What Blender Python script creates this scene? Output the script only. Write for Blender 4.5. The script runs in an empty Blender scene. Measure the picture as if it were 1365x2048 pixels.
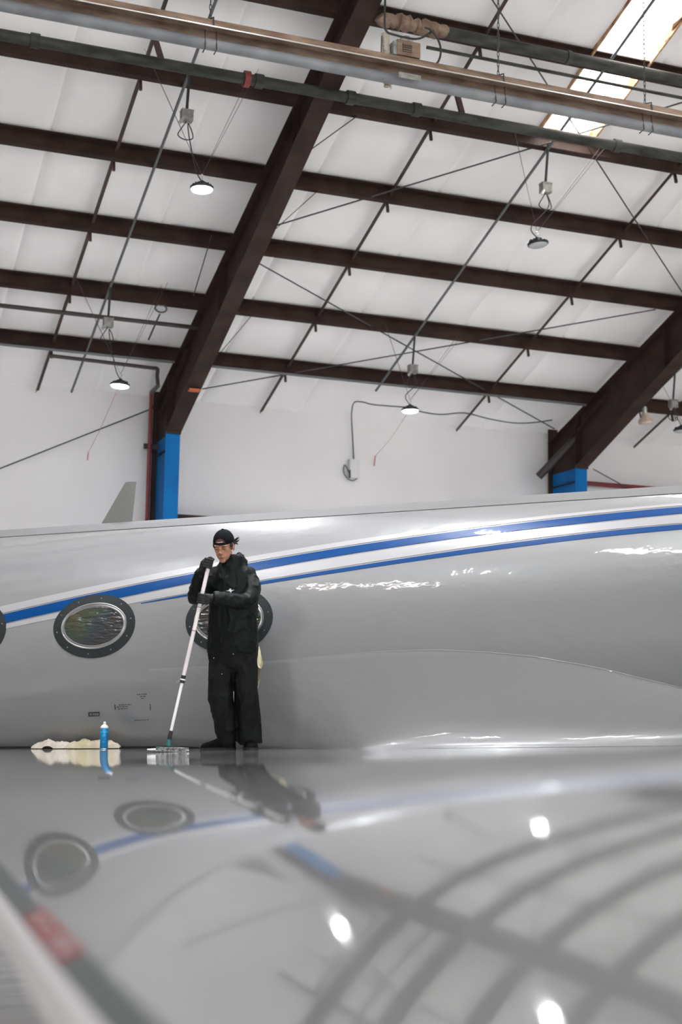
import bpy, bmesh, math, random
import numpy as np
from mathutils import Vector, Matrix

# ------------------------------------------------------------------ camera, world, exposure
scene = bpy.context.scene
col = scene.collection
CAM_Z = 2.05                                    # camera height above the hangar floor
F_PX = 2844.0; CX, CY = 682.5, 1024.0
YAW, PITCH, ROLL = math.radians(21.10), math.radians(7.846), math.radians(0.901)
fwd = np.array([math.sin(YAW)*math.cos(PITCH), math.cos(YAW)*math.cos(PITCH), math.sin(PITCH)])
_r = np.array([math.cos(YAW), -math.sin(YAW), 0.0]); _u = np.cross(_r, fwd)
cam_r = math.cos(ROLL)*_r + math.sin(ROLL)*_u
cam_u = -math.sin(ROLL)*_r + math.cos(ROLL)*_u

cam_data = bpy.data.cameras.new('camera')
cam_data.sensor_fit = 'VERTICAL'; cam_data.sensor_height = 36.0; cam_data.sensor_width = 24.0
cam_data.lens = 50.0; cam_data.clip_start = 0.05; cam_data.clip_end = 300
cam_data.dof.use_dof = True; cam_data.dof.focus_distance = 11.6; cam_data.dof.aperture_fstop = 2.2
cam = bpy.data.objects.new('camera', cam_data); col.objects.link(cam)
cam.matrix_world = Matrix(((cam_r[0], cam_u[0], -fwd[0], 0), (cam_r[1], cam_u[1], -fwd[1], 0),
                           (cam_r[2], cam_u[2], -fwd[2], CAM_Z), (0, 0, 0, 1)))
scene.camera = cam

world = bpy.data.worlds.new('world'); scene.world = world; world.use_nodes = True
bg = world.node_tree.nodes['Background']
bg.inputs[0].default_value = (0.93, 0.96, 1.0, 1); bg.inputs[1].default_value = 3.3
sun_data = bpy.data.lights.new('sun', 'SUN'); sun_data.energy = 8.0; sun_data.angle = math.radians(1.0); sun_data.color = (1.0, 0.96, 0.9)
sun = bpy.data.objects.new('sun', sun_data); col.objects.link(sun); sun.rotation_euler = (math.radians(48), 0, math.radians(14))   # shines in from the open hangar front
LAMP_POWER = 105.0           # glow of the lenses themselves
LAMP_WATTS = 105.0          # downlight of each high-bay lamp
SKYLIGHT_POWER = 9.0
scene.view_settings.view_transform = 'Standard'; scene.view_settings.look = 'None'
scene.view_settings.gamma = 1.0; scene.view_settings.use_curve_mapping = False
scene.view_settings.exposure = 0.82

# ------------------------------------------------------------------ helpers
def W(p): return np.array([p[0], p[1], p[2] + CAM_Z])          # camera-level z -> world z
def ray(x, y):
    d = (x-CX)*cam_r - (y-CY)*cam_u + F_PX*fwd
    return d
def dep(x, y, d): q = ray(x, y); return q*(d/(q @ fwd))
def atX(x, y, X): d = ray(x, y); return d*(X/d[0])
def atY(x, y, Y): d = ray(x, y); return d*(Y/d[1])
RA = math.radians(19.49); SA, CA = math.sin(RA), math.cos(RA)
RY0, RZ0, RS = 21.958, 5.708, 1.524              # eave purlin, purlin spacing along the slope
NR = np.array([0, SA, CA])
def onroof(x, y, off=0.0):
    d = ray(x, y); return d*((NR @ np.array([0, RY0, RZ0]) - off)/(NR @ d))
def roofpt(X, Y, off=0.0):
    z = RZ0 + (RY0-Y)*SA/CA
    return np.array([X, Y, z]) - NR*off

def new_mat(name, base=(0.5,0.5,0.5), rough=0.5, metal=0.0, coat=0.0, coat_rough=0.05, spec=0.5):
    m = bpy.data.materials.new(name); m.use_nodes = True
    b = m.node_tree.nodes['Principled BSDF']
    b.inputs['Base Color'].default_value = (*base, 1); b.inputs['Roughness'].default_value = rough
    b.inputs['Metallic'].default_value = metal
    b.inputs['Coat Weight'].default_value = coat; b.inputs['Coat Roughness'].default_value = coat_rough
    b.inputs['Specular IOR Level'].default_value = spec
    return m
def nodes(m): return m.node_tree.nodes, m.node_tree.links, m.node_tree.nodes['Principled BSDF']
def noise_mix(m, c1, c2, scale=4.0, detail=4.0, lo=0.35, hi=0.65, stretch=(1,1,1), bump=0.0, bscale=None, bdist=0.01):
    n, l, b = nodes(m)
    tc = n.new('ShaderNodeTexCoord'); mp = n.new('ShaderNodeMapping'); mp.inputs['Scale'].default_value = stretch
    l.new(tc.outputs['Object'], mp.inputs['Vector'])
    nz = n.new('ShaderNodeTexNoise'); nz.inputs['Scale'].default_value = scale; nz.inputs['Detail'].default_value = detail
    l.new(mp.outputs['Vector'], nz.inputs['Vector'])
    cr = n.new('ShaderNodeValToRGB')
    cr.color_ramp.elements[0].position = lo; cr.color_ramp.elements[0].color = (*c1, 1)
    cr.color_ramp.elements[1].position = hi; cr.color_ramp.elements[1].color = (*c2, 1)
    l.new(nz.outputs['Fac'], cr.inputs['Fac']); l.new(cr.outputs['Color'], b.inputs['Base Color'])
    if bump:
        nb = n.new('ShaderNodeTexNoise'); nb.inputs['Scale'].default_value = bscale or scale*3; nb.inputs['Detail'].default_value = 3
        l.new(mp.outputs['Vector'], nb.inputs['Vector'])
        bp = n.new('ShaderNodeBump'); bp.inputs['Strength'].default_value = bump; bp.inputs['Distance'].default_value = bdist
        l.new(nb.outputs['Fac'], bp.inputs['Height']); l.new(bp.outputs['Normal'], b.inputs['Normal'])
    return m
def emit_mat(name, color, strength):
    m = bpy.data.materials.new(name); m.use_nodes = True
    n, l = m.node_tree.nodes, m.node_tree.links
    n.remove(n['Principled BSDF']); e = n.new('ShaderNodeEmission')
    e.inputs[0].default_value = (*color, 1); e.inputs[1].default_value = strength
    l.new(e.outputs[0], n['Material Output'].inputs[0]); return m

class MB:
    """collects geometry in absolute coordinates (camera-level z); build() links one mesh object"""
    def __init__(s): s.v = []; s.f = []
    def add(s, vs, fs):
        o = len(s.v); s.v += [tuple(float(c) for c in p) for p in vs]; s.f += [tuple(i+o for i in f) for f in fs]; return s
    def box(s, c, size, ax=None):
        c = np.array(c, float); h = np.array(size, float)/2
        A = np.eye(3) if ax is None else np.array(ax, float)
        vs = [c + sx*h[0]*A[0] + sy*h[1]*A[1] + sz*h[2]*A[2] for sx in (-1,1) for sy in (-1,1) for sz in (-1,1)]
        return s.add(vs, [(0,1,3,2),(4,6,7,5),(0,4,5,1),(2,3,7,6),(0,2,6,4),(1,5,7,3)])
    def bar(s, a, b, w, h, up=(0,0,1)):
        a = np.array(a, float); b = np.array(b, float); x = b-a; L = np.linalg.norm(x); x = x/L
        up = np.array(up, float); y = np.cross(up, x); y /= np.linalg.norm(y); z = np.cross(x, y)
        return s.box((a+b)/2, (L, w, h), (x, y, z))
    def tube(s, path, r, n=8, cap=True, closed=False):
        P = [np.array(p, float) for p in path]; k = len(P)
        R = list(r) if hasattr(r, '__len__') else [r]*k
        T = []
        for i in range(k):
            if closed: t = P[(i+1) % k]-P[i-1]
            else: t = P[min(i+1, k-1)]-P[max(i-1, 0)]
            T.append(t/(np.linalg.norm(t)+1e-12))
        up = np.array([0,0,1.0]) if abs(T[0][2]) < .9 else np.array([1.0,0,0])
        y = np.cross(up, T[0]); y /= np.linalg.norm(y)
        vs = []
        for i in range(k):
            y = y - T[i]*(y@T[i]); y /= np.linalg.norm(y)+1e-12; z = np.cross(T[i], y)
            for j in range(n):
                a = 2*math.pi*j/n; vs.append(P[i] + R[i]*(math.cos(a)*y + math.sin(a)*z))
        fs = []
        for i in range(k if closed else k-1):
            i2 = (i+1) % k
            for j in range(n):
                j2 = (j+1) % n; fs.append((i*n+j, i*n+j2, i2*n+j2, i2*n+j))
        if cap and not closed:
            fs.append(tuple(range(n))[::-1]); fs.append(tuple((k-1)*n+j for j in range(n)))
        return s.add(vs, fs)
    def lathe(s, prof, c, axis=(0,0,1), n=24, cap=True):
        c = np.array(c, float); ax = np.array(axis, float); ax /= np.linalg.norm(ax)
        up = np.array([0,0,1.0]) if abs(ax[2]) < .9 else np.array([1.0,0,0])
        y = np.cross(up, ax); y /= np.linalg.norm(y); z = np.cross(ax, y)
        vs = []
        for (r, h) in prof:
            for j in range(n):
                a = 2*math.pi*j/n; vs.append(c + ax*h + r*(math.cos(a)*y + math.sin(a)*z))
        fs = []
        for i in range(len(prof)-1):
            for j in range(n):
                j2 = (j+1) % n; fs.append((i*n+j, i*n+j2, (i+1)*n+j2, (i+1)*n+j))
        if cap:
            fs.append(tuple(range(n))[::-1]); k = len(prof)-1; fs.append(tuple(k*n+j for j in range(n)))
        return s.add(vs, fs)
    def extrude(s, poly, a, b):
        """poly: list of 3D offsets (closed outline) swept from a to b"""
        a = np.array(a, float); b = np.array(b, float); n = len(poly)
        vs = [a+np.array(p) for p in poly] + [b+np.array(p) for p in poly]
        fs = [(j, (j+1) % n, n+(j+1) % n, n+j) for j in range(n)]
        fs.append(tuple(range(n))[::-1]); fs.append(tuple(range(n, 2*n)))
        return s.add(vs, fs)
    def grid(s, pts):
        """pts[i][j] -> quads"""
        k = len(pts); n = len(pts[0]); vs = [p for row in pts for p in row]
        return s.add(vs, [(i*n+j, i*n+j+1, (i+1)*n+j+1, (i+1)*n+j) for i in range(k-1) for j in range(n-1)])
    def loft(s, rings, cap=True):
        n = len(rings[0]); vs = [p for r in rings for p in r]; fs = []
        for i in range(len(rings)-1):
            for j in range(n):
                j2 = (j+1) % n; fs.append((i*n+j, i*n+j2, (i+1)*n+j2, (i+1)*n+j))
        if cap:
            fs.append(tuple(range(n))[::-1]); k = len(rings)-1; fs.append(tuple(k*n+j for j in range(n)))
        return s.add(vs, fs)
    def mesh(s, name, base=(0,0,0)):
        me = bpy.data.meshes.new(name); b = np.array(base, float)
        me.from_pydata([tuple(np.array(p)-b) for p in s.v], [], s.f); me.update(); return me
    def build(s, name, mat, parent=None, base=None, smooth=False, angle=40, fix=False):
        b = np.zeros(3) if base is None and parent is None else (np.array(parent['_b']) if parent is not None and '_b' in parent else np.array(base if base is not None else (0,0,0), float))
        if parent is not None and '_b' not in parent and base is None: b = np.zeros(3)
        me = s.mesh(name, b)
        if fix:
            bm = bmesh.new(); bm.from_mesh(me); bmesh.ops.recalc_face_normals(bm, faces=bm.faces); bm.to_mesh(me); bm.free()
        if mat: me.materials.append(mat)
        if smooth:
            me.shade_smooth(); me.set_sharp_from_angle(angle=math.radians(angle))
        o = bpy.data.objects.new(name, me); col.objects.link(o)
        if parent is not None: o.parent = parent
        else:
            o.location = Vector((b[0], b[1], b[2] + CAM_Z))
        o['_b'] = [float(x) for x in b]
        if parent is not None: o['_b'] = [float(x) for x in b]
        return o

def thing(name, base, label, cat, group=None):
    o = bpy.data.objects.new(name, None); col.objects.link(o); o.empty_display_size = 0.1
    o.location = Vector((base[0], base[1], base[2] + CAM_Z)); o['_b'] = [float(x) for x in base]
    o['label'] = label; o['category'] = cat
    if group: o['group'] = group
    return o
def tag(o, label, cat, group=None):
    o['label'] = label; o['category'] = cat
    if group: o['group'] = group
    return o
def struct(o, label=None):
    o['kind'] = 'structure'
    if label: o['label'] = label
    return o
def catenary(a, b, sag, n=14):
    a = np.array(a, float); b = np.array(b, float)
    return [a+(b-a)*t - np.array([0,0,1])*sag*4*t*(1-t) for t in np.linspace(0,1,n)]
def smoothpath(pts, n=6):
    """Catmull-Rom"""
    P = [np.array(p, float) for p in pts]; P = [2*P[0]-P[1]] + P + [2*P[-1]-P[-2]]; out = []
    for i in range(1, len(P)-2):
        for t in np.linspace(0, 1, n, endpoint=False):
            a, b, c, d = P[i-1], P[i], P[i+1], P[i+2]
            out.append(0.5*(2*b + (c-a)*t + (2*a-5*b+4*c-d)*t*t + (3*b-a-3*c+d)*t**3))
    out.append(P[-2]); return out

# ------------------------------------------------------------------ materials
M = {}
M['ceiling'] = noise_mix(new_mat('white_insulation_facing', rough=0.55), (0.82,0.80,0.80), (0.88,0.86,0.86), 0.7, 5, bump=0.25, bscale=1.6, bdist=0.05)
M['wall'] = noise_mix(new_mat('white_wall_facing', rough=0.6), (0.67,0.652,0.654), (0.73,0.713,0.712), 0.5, 5, bump=0.2, bscale=0.9, bdist=0.06)
M['seam'] = new_mat('grey_seam_tape', (0.50,0.49,0.49), 0.6)
M['floor'] = noise_mix(new_mat('polished_concrete', rough=0.28), (0.42,0.41,0.39), (0.60,0.585,0.56), 1.2, 6, stretch=(0.5,3,1))
M['steel'] = noise_mix(new_mat('dark_red_oxide_primer', rough=0.65, spec=.2), (0.023,0.0130,0.0105), (0.042,0.024,0.020), 3, 5)
M['blue'] = noise_mix(new_mat('blue_column_paint', rough=0.5, spec=.15), (0.0,0.11,0.34), (0.001,0.14,0.41), 2, 3)
M['rod'] = noise_mix(new_mat('brown_sag_angle', rough=0.6), (0.035,0.016,0.013), (0.06,0.03,0.024), 5, 3)
M['conduit'] = new_mat('galvanised_conduit', (0.13,0.135,0.135), 0.5, 0.3)
M['cable'] = new_mat('dark_steel_rod', (0.06,0.06,0.06), 0.5, 0.3)
M['black'] = new_mat('black_rubber_cable', (0.015,0.015,0.016), 0.5)
M['boxgrey'] = noise_mix(new_mat('weathered_junction_box', rough=0.6), (0.16,0.16,0.14), (0.30,0.29,0.27), 14, 3)
M['pipe'] = noise_mix(new_mat('dusty_grey_green_pipe', rough=0.6, spec=.25), (0.020,0.020,0.018), (0.058,0.060,0.054), 5, 5, stretch=(0.6,2,2))
M['darkpipe'] = new_mat('dark_brown_pipe', (0.035,0.026,0.024), 0.5)
M['redpipe'] = new_mat('dull_red_pipe', (0.19,0.025,0.025), 0.5)
M['rust'] = noise_mix(new_mat('rusty_tan_reflector', rough=0.6), (0.13,0.075,0.045), (0.27,0.19,0.135), 5, 6, stretch=(0.6,2,2))
M['lip'] = new_mat('bright_aluminium_lip', (0.75,0.72,0.68), 0.35, 0.7)
M['tube'] = noise_mix(new_mat('heat_grey_tube', rough=0.6), (0.13,0.135,0.145), (0.22,0.225,0.235), 2, 3)
M['lamp_lens'] = emit_mat('lit_lamp_lens', (0.93,0.96,1.0), LAMP_POWER)
M['lamp_off'] = new_mat('unlit_lamp_lens', (0.42,0.43,0.44), 0.25)
M['lamp_body'] = new_mat('black_lamp_housing', (0.02,0.021,0.024), 0.45)
M['skylight'] = emit_mat('daylit_fibreglass', (1.0,0.97,0.93), SKYLIGHT_POWER)
M['zinc'] = new_mat('zinc_fitting', (0.6,0.6,0.58), 0.35, 0.8)
# ------------------------------------------------------------------ the setting
FL = -CAM_Z
XL, XR, YB, YF = -14.0, 30.0, 23.4, -23.4
struct(MB().add([(XL,YF,FL),(XR,YF,FL),(XR,YB,FL),(XL,YB,FL)], [(0,1,2,3)]).build('floor', M['floor']), 'polished grey concrete hangar floor')
M['apron'] = noise_mix(new_mat('outdoor_concrete', rough=0.8), (0.50,0.50,0.48), (0.60,0.59,0.57), 0.6, 5)
struct(MB().add([(-60,-70,FL-.02),(80,-70,FL-.02),(80,YF,FL-.02),(-60,YF,FL-.02)], [(0,1,2,3)]).build('floor_apron', M['apron']), 'pale concrete apron outside the open hangar front')

def roof_z(Y): return RZ0 + (RY0-abs(Y))*SA/CA
RIDGE = roof_z(0.0)
# back wall: gently pillowed insulation facing
rng = random.Random(3)
zt = roof_z(YB)
nx, nz = 150, 24
pts = []
for j in range(nz+1):
    row = []
    for i in range(nx+1):
        X = XL+(XR-XL)*i/nx; Z = FL+(zt+.08-FL)*j/nz
        ph = (X-2.72)/1.83*2*math.pi
        row.append((X, YB + 0.012*math.cos(ph) + 0.010*math.sin(Z*2.1+X*.35), Z))
    pts.append(row)
struct(MB().grid(pts).build('wall_back', M['wall'], smooth=True), 'white insulated back wall of the hangar')
for nm, X in (('wall_left', XL), ('wall_right', XR)):
    struct(MB().add([(X,YF,FL),(X,YB,FL),(X,YB,zt),(X,0,RIDGE),(X,YF,zt)], [(0,1,2,3,4)]).build(nm, M['wall']), 'white insulated end wall of the hangar')

# skylights (X range, Y range on the back slope)
SKY = [(9.0, 9.83, 12.6, 16.17), (16.62, 17.45, 12.6, 16.17), (1.38, 2.21, 4.2, 7.6), (9.0, 9.83, 4.2, 7.6), (16.62,17.45,4.2,7.6), (-6.24,-5.41,4.2,7.6)]
# ceiling: blankets of insulation between the seams, sagging between purlins
ceil = bpy.data.objects.new('ceiling', None); col.objects.link(ceil); struct(ceil, 'white faced insulation blankets under the hangar roof'); ceil['_b'] = [0,0,0]
ceil.location = (0,0,CAM_Z)
seamX = [2.72+1.83*k for k in range(-10, 16)]
def in_sky(X, Y): return any(a-1e-4 <= X <= b+1e-4 and c-1e-4 <= Y <= d+1e-4 for a,b,c,d in SKY)
def panel(x0, x1, side):
    ys = [YB+.02]
    k = 0
    s0 = (RY0-YB)/CA
    Y = YB+.02
    samples = sorted(set([YB+.02, 0.0] + [RY0 - j*RS*CA/4 for j in range(-3, 64) if 0 < RY0 - j*RS*CA/4 < YB] + [v for a,b,c,d in SKY for v in (c,d)]), reverse=True)
    xs = sorted(set([x0, x1] + [x0+(x1-x0)*t for t in (.03,.12,.3,.5,.7,.88,.97)] + [v for a,b,c,d in SKY for v in (a,b) if x0 < v < x1]))
    m = MB(); idx = {}
    for j, Y in enumerate(samples):
        u = (RY0-Y)/(RS*CA); fr = u-math.floor(u)
        for i, X in enumerate(xs):
            t = (X-x0)/(x1-x0)
            sag = 0.045*math.sin(math.pi*fr)**2*math.sin(math.pi*t)**.6 if 0 < t < 1 else 0
            edge = -0.03 if (t <= 0.031 or t >= 0.969) else 0.0
            if t in (0.0, 1.0): edge = 0.03
            w = 0.012*math.sin(X*5.1+Y*1.7)*math.sin(math.pi*t)*math.sin(math.pi*fr)
            P = roofpt(X, Y, -0.03 + max(0, sag) - edge*0.7 + w)
            if side < 0: P = np.array([P[0], -P[1], P[2]])
            idx[i,j] = len(m.v); m.v.append(tuple(P))
    for j in range(len(samples)-1):
        for i in range(len(xs)-1):
            cx_, cy_ = (xs[i]+xs[i+1])/2, (samples[j]+samples[j+1])/2
            if side > 0 and in_sky(cx_, cy_): continue
            m.f.append((idx[i,j], idx[i+1,j], idx[i+1,j+1], idx[i,j+1]))
    m.build('panel', M['ceiling'], ceil, smooth=True, angle=50)
for a, b in zip(seamX[:-1], seamX[1:]):
    a, b = max(a, XL), min(b, XR)
    if b-a > .1: panel(a, b, 1)
# front slope as one panel per bay (never in view, closes the roof over the camera)
for x0 in np.arange(XL, XR, 7.34):
    m = MB(); m.add([(x0,0,RIDGE),(min(x0+7.34,XR),0,RIDGE),(min(x0+7.34,XR),YF,zt),(x0,YF,zt)], [(0,1,2,3)]); m.build('panel', M['ceiling'], ceil)

# skylight panes
def skylight(n, a, b, c, d):
    o = bpy.data.objects.new('window_%d' % n, None); col.objects.link(o); o.location = (0,0,CAM_Z); o['_b'] = [0,0,0]
    struct(o, 'daylit translucent roof skylight with browned edges')
    # corrugated fibreglass
    rows = []
    for Y in np.linspace(d+.02, c-.02, 14):
        rows.append([roofpt(X, Y, -0.10 - 0.018*math.cos((X-a)*2*math.pi/0.28)) for X in np.linspace(a-.02, b+.02, 40)])
    MB().grid(rows).build('pane', M['skylight'], o, smooth=True)
    m = MB()      # stained curb around the opening
    for (p, q) in (((a,c),(a,d)), ((b,c),(b,d)), ((a,c),(b,c)), ((a,d),(b,d))):
        A, B = roofpt(*p, off=-.04), roofpt(*q, off=-.04)
        m.bar(A, B, .025, .17, NR)
    m.build('curb', M['curb'], o)
    rr = random.Random(n)
    for k in range(6):      # torn facing hanging along the edges
        X = (a if k % 3 == 0 else b) + rr.uniform(-.03,.05)*(1 if k % 3 == 0 else -1)
        Y = c+(d-c)*rr.uniform(.05,.95); L = rr.uniform(.2,.6); w = rr.uniform(.03,.09)
        sgn = 1 if k % 3 == 0 else -1
        MB().add([roofpt(X,Y,.0), roofpt(X,Y-L,.0), roofpt(X+sgn*w*.6,Y-L*.6,.05), roofpt(X+sgn*w,Y-L*.3,.03)], [(0,1,2,3)]).build('torn_facing', M['curb'], o)
    return o
M['curb'] = noise_mix(new_mat('browned_insulation_edge', rough=0.8), (0.22,0.09,0.035), (0.62,0.40,0.24), 6, 5)
def sky_dirt():
    m = M['skylight']; n, l = m.node_tree.nodes, m.node_tree.links; e = n['Emission']
    tc = n.new('ShaderNodeTexCoord'); mp = n.new('ShaderNodeMapping'); mp.inputs['Scale'].default_value = (5,1.3,1.3)
    nz = n.new('ShaderNodeTexNoise'); nz.inputs['Scale'].default_value = 1.7; nz.inputs['Detail'].default_value = 8
    cr = n.new('ShaderNodeValToRGB'); cr.color_ramp.elements[0].position = .33; cr.color_ramp.elements[0].color = (.10,.065,.045,1)
    cr.color_ramp.elements[1].position = .50; cr.color_ramp.elements[1].color = (1,.96,.91,1)
    l.new(tc.outputs['Object'], mp.inputs['Vector']); l.new(mp.outputs['Vector'], nz.inputs['Vector'])
    l.new(nz.outputs['Fac'], cr.inputs['Fac']); l.new(cr.outputs['Color'], e.inputs[0])
sky_dirt()
for i, s in enumerate(SKY): skylight(i+1, *s)

# ------------------------------------------------------------------ steel frame
def frame(xc, label, lit=True):
    o = thing('portal_frame', (xc, 22.7, FL), label, 'steel frame', 'steel portal frames of the hangar')
    FW = .26; yi, zi = 22.21, 4.41; yo = 23.25
    # column
    c = MB().box((xc, (yi+yo)/2, (FL+zi)/2), (.014, yo-yi-.03, zi-FL)).build('column_web', M['blue'], o)
    MB().box((xc, yi+.008, (FL+zi)/2), (FW-.02, .016, zi-FL)).build('column_inner_flange', M['blue'], o)
    MB().box((xc, yo-.008, (FL+zi+1.0)/2), (.2, .016, zi-FL+1.0)).build('column_outer_flange', M['steel'], o)
    MB().box((xc, yi-.03, zi-.02), (FW-.01, .02, .04)).box((xc,(yi+yo)/2,zi-.25),(.10,yo-yi-.04,.02)).build('splice_plate', M['steel'], o)
    # rafter outline: top edge under the purlins, tapering bottom flange
    bot = [(22.21,4.41),(17.8,6.235),(15.05,7.42),(11.0,8.98),(0.0,RIDGE-.72)]
    top = [(yo, roof_z(yo)-.23/CA), (0.0, RIDGE-.23/CA)]
    poly = [(xc,yo,4.41)] + [(xc,)+p for p in bot] + [(xc,)+top[1],(xc,)+top[0]]
    n = len(poly)
    m = MB(); m.add([(p[0]-.006,p[1],p[2]) for p in poly]+[(p[0]+.006,p[1],p[2]) for p in poly],
                    [tuple(range(n))[::-1], tuple(range(n,2*n))]+[(j,(j+1)%n,n+(j+1)%n,n+j) for j in range(n)])
    m.build('rafter_web', M['steel'], o)
    m = MB()
    for (a, b) in zip(bot[:-1], bot[1:]):
        m.bar((xc,)+a, (xc,)+b, FW, .018)
    m.build('rafter_bottom_flange', M['steel'], o)
    MB().bar((xc,)+top[0], (xc,)+top[1], FW-.04, .018).build('rafter_top_flange', M['steel'], o)
    # knee stiffeners
    m = MB().box((xc, yi+.02, (zi+roof_z(yi)-.25)/2), (FW-.03, .014, roof_z(yi)-.25-zi))
    m.bar((xc-.02,22.9,4.75),(xc-.02,21.2,5.55),.16,.012)
    m.build('knee_stiffener', M['steel'], o)
    for Y in (19.4, 16.2, 13.0):
        zb = np.interp(Y, [b[0] for b in bot][::-1], [b[1] for b in bot][::-1])
        MB().box((xc, Y, (zb+roof_z(Y)-.26)/2), (FW-.06, .012, roof_z(Y)-.26-zb)).build('web_stiffener', M['steel'], o)
    # flange braces from purlins to the bottom flange
    for k in (1, 3, 4, 6):
        Y = RY0-k*RS*CA
        zb = np.interp(Y, [b[0] for b in bot][::-1], [b[1] for b in bot][::-1])
        MB().bar((xc+.1,Y,zb+.03),(xc+.75,Y-.02,roof_z(Y)-.22),.05,.008).build('flange_brace', M['steel'], o)
    return o
f1 = frame(5.62, 'brown steel portal frame with bright blue column, left of the two')
m = MB().box((5.64, 21.08, 4.865), (.17,.17,.03)); tagp = m.build('orange_tag', new_mat('orange_marker', (0.50,0.12,0.02), 0.6), f1); tagp['label'] = 'small orange plate under the rafter'
f2 = frame(13.24, 'brown steel portal frame with shaded blue column at the right edge')
frame(-2.0, 'brown steel portal frame beyond the left picture edge'); frame(20.86, 'brown steel portal frame beyond the right picture edge')

# ------------------------------------------------------------------ purlins
ordn = ['lowest brown roof purlin, just above the white wall', 'second brown roof purlin up from the wall', 'third brown roof purlin up from the wall',
        'fourth brown roof purlin up from the wall', 'fifth brown roof purlin, behind the long dusty pipe', 'sixth brown roof purlin, crossing the bright skylight']
def purlin(k, side=1):
    Y = RY0 - k*RS*CA
    d = np.array([0, -CA, SA]); n = -NR      # up-slope, into the room
    D, Fg, L, t = .215, .075, .022, .006
    prof = [(0,0),(Fg,0),(Fg,L),(Fg-t,L),(Fg-t,t),(t,t),(t,D-t),(-Fg+t,D-t),(-Fg+t,D-L),(-Fg,D-L),(-Fg,D),(0,D)]   # Z section
    o = roofpt(0, Y, 0.0)
    off = [d*a + n*b for a, b in prof]
    m = MB(); n_ = len(prof)
    A = np.array([XL+.05, o[1], o[2]]); B = np.array([XR-.05, o[1], o[2]])
    m.extrude(off, A, B)
    if side < 0: m.v = [(x,-y,z) for x,y,z in m.v]
    ob = m.build('roof_purlin', M['steel'], base=(8.0, Y*side, o[2]), fix=True)
    tag(ob, ordn[k] if side > 0 and k < 6 else 'brown roof purlin high above the picture', 'purlin', 'brown roof purlins')
    return ob
for k in range(0, 15): purlin(k)
for k in range(0, 15, 2): purlin(k, -1)

# ------------------------------------------------------------------ sag angles, conduits, brace rods
def sag(X, label, top=3.0):
    d = np.array([0,-CA,SA])
    a = roofpt(X, 23.34, .10); b = roofpt(X, top, .10)
    o = thing('sag_angle', a, label, 'steel bar', 'brown sag bars under the roof')
    L = [(np.array([1,0,0])*.0),]
    m = MB()
    poly = [np.array([0,0,0]), np.array([.05,0,0]), np.array([.05,0,0])-NR*.006, np.array([.006,0,0])-NR*.006, np.array([.006,0,0])-NR*.05, -NR*.05]
    m.extrude(poly, a, b); m.build('bar', M['rod'], o, fix=True)
    for k in range(0, 7):      # small clips where it passes the purlins
        Y = RY0-k*RS*CA+.12
        MB().bar(roofpt(X+.02,Y,.06), roofpt(X+.02,Y+.02,.30), .035,.03,(0,1,0)).build('clip', M['rod'], o)
    return o
sag(3.55, 'brown sag bar left of the left lamps, ending on the wall')
sag(7.44, 'brown sag bar just right of the blue column, ending on the wall')
sag(11.24, 'brown sag bar right of the wall box, ending on the wall')
sag(15.06, 'brown sag bar at the right edge behind the second frame')
def conduit(X, y0, label):
    m = MB().tube([roofpt(X, y0, .26), roofpt(X, 3.0, .26)], .02, 8)
    tag(m.build('conduit', M['conduit'], smooth=True, base=roofpt(X,y0,.26)), label, 'conduit', 'thin grey lamp conduits')
conduit(4.08, 23.05, 'thin grey conduit carrying the two left lamps')
conduit(9.12, 22.15, 'thin grey conduit carrying the two middle lamps')
conduit(14.2, 22.15, 'thin grey conduit at the right edge behind the second frame')
def rod(a, b, label, r=.011, mat='cable'):
    tag(MB().tube([a, b], r, 6).build('brace_rod', M[mat], base=a, smooth=True), label, 'brace rod', 'thin diagonal brace rods')
rod(onroof(553,451,.2), onroof(1372,203,.2), 'thin brace rod running from the left frame up to the skylight')
rod(onroof(980,-8,.2), onroof(1366,586,.2), 'thin brace rod passing the unlit lamp down to the right frame')
rod(onroof(515,525,.2), onroof(1110,858,.12), 'thin brace rod falling from the left frame to the right knee')
rod(onroof(405,778,.2), onroof(1312,619,.2), 'thin brace rod rising from the left knee to the right frame')
rod(atY(-30,949,23.1), atY(310,815,23.1), 'thin diagonal wall rod left of the blue column', .013)
rod(atY(1187,938,23.1), atY(1300,1000,23.1), 'thin diagonal wall rod right of the second column', .011)

# ------------------------------------------------------------------ pipes
def pipe(name, path, r, mat, label, cat='pipe', n=14):
    o = MB().tube(path, r, n).build(name, M[mat], smooth=True, base=path[0]); tag(o, label, cat); return o
def xline(t, Y, x0, x1): return [np.array([x0, Y, t*Y]), np.array([x1, Y, t*Y])]
g = thing('main_pipe', (6,15.1,.4795*15.1), 'long dusty grey-green pipe in front of the fifth purlin', 'pipe')
MB().tube(xline(.4795,15.1,XL+.2,XR-.2), .066, 16).build('pipe', M['pipe'], g, smooth=True)
for X in (2.2,4.9,6.1,7.0,9.95,12.6):
    MB().lathe([(.085,-.05),(.085,.05)], (X*.961,15.1,.4795*15.1), (1,0,0), 16).build('coupling', M['pipe'], g, smooth=True)
MB().lathe([(.095,-.035),(.095,.035)], (4.56,15.1,.4795*15.1), (1,0,0), 16).build('red_coupling', M['redpipe'], g, smooth=True)
g = thing('exhaust_pipe', (10,13.9,.5505*13.9), 'grey-green pipe along the sixth purlin below the skylight', 'pipe')
MB().tube(xline(.5505,13.9,6.5,XR-.2), .07, 16).build('pipe', M['pipe'], g, smooth=True)
for X in (8.15, 9.9, 12.0): MB().lathe([(.082,-.03),(.082,.03)], (X,13.9,.5505*13.9), (1,0,0), 16).build('coupling', M['pipe'], g, smooth=True)
m = MB()
rr = random.Random(8); path = []; R = []
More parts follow.
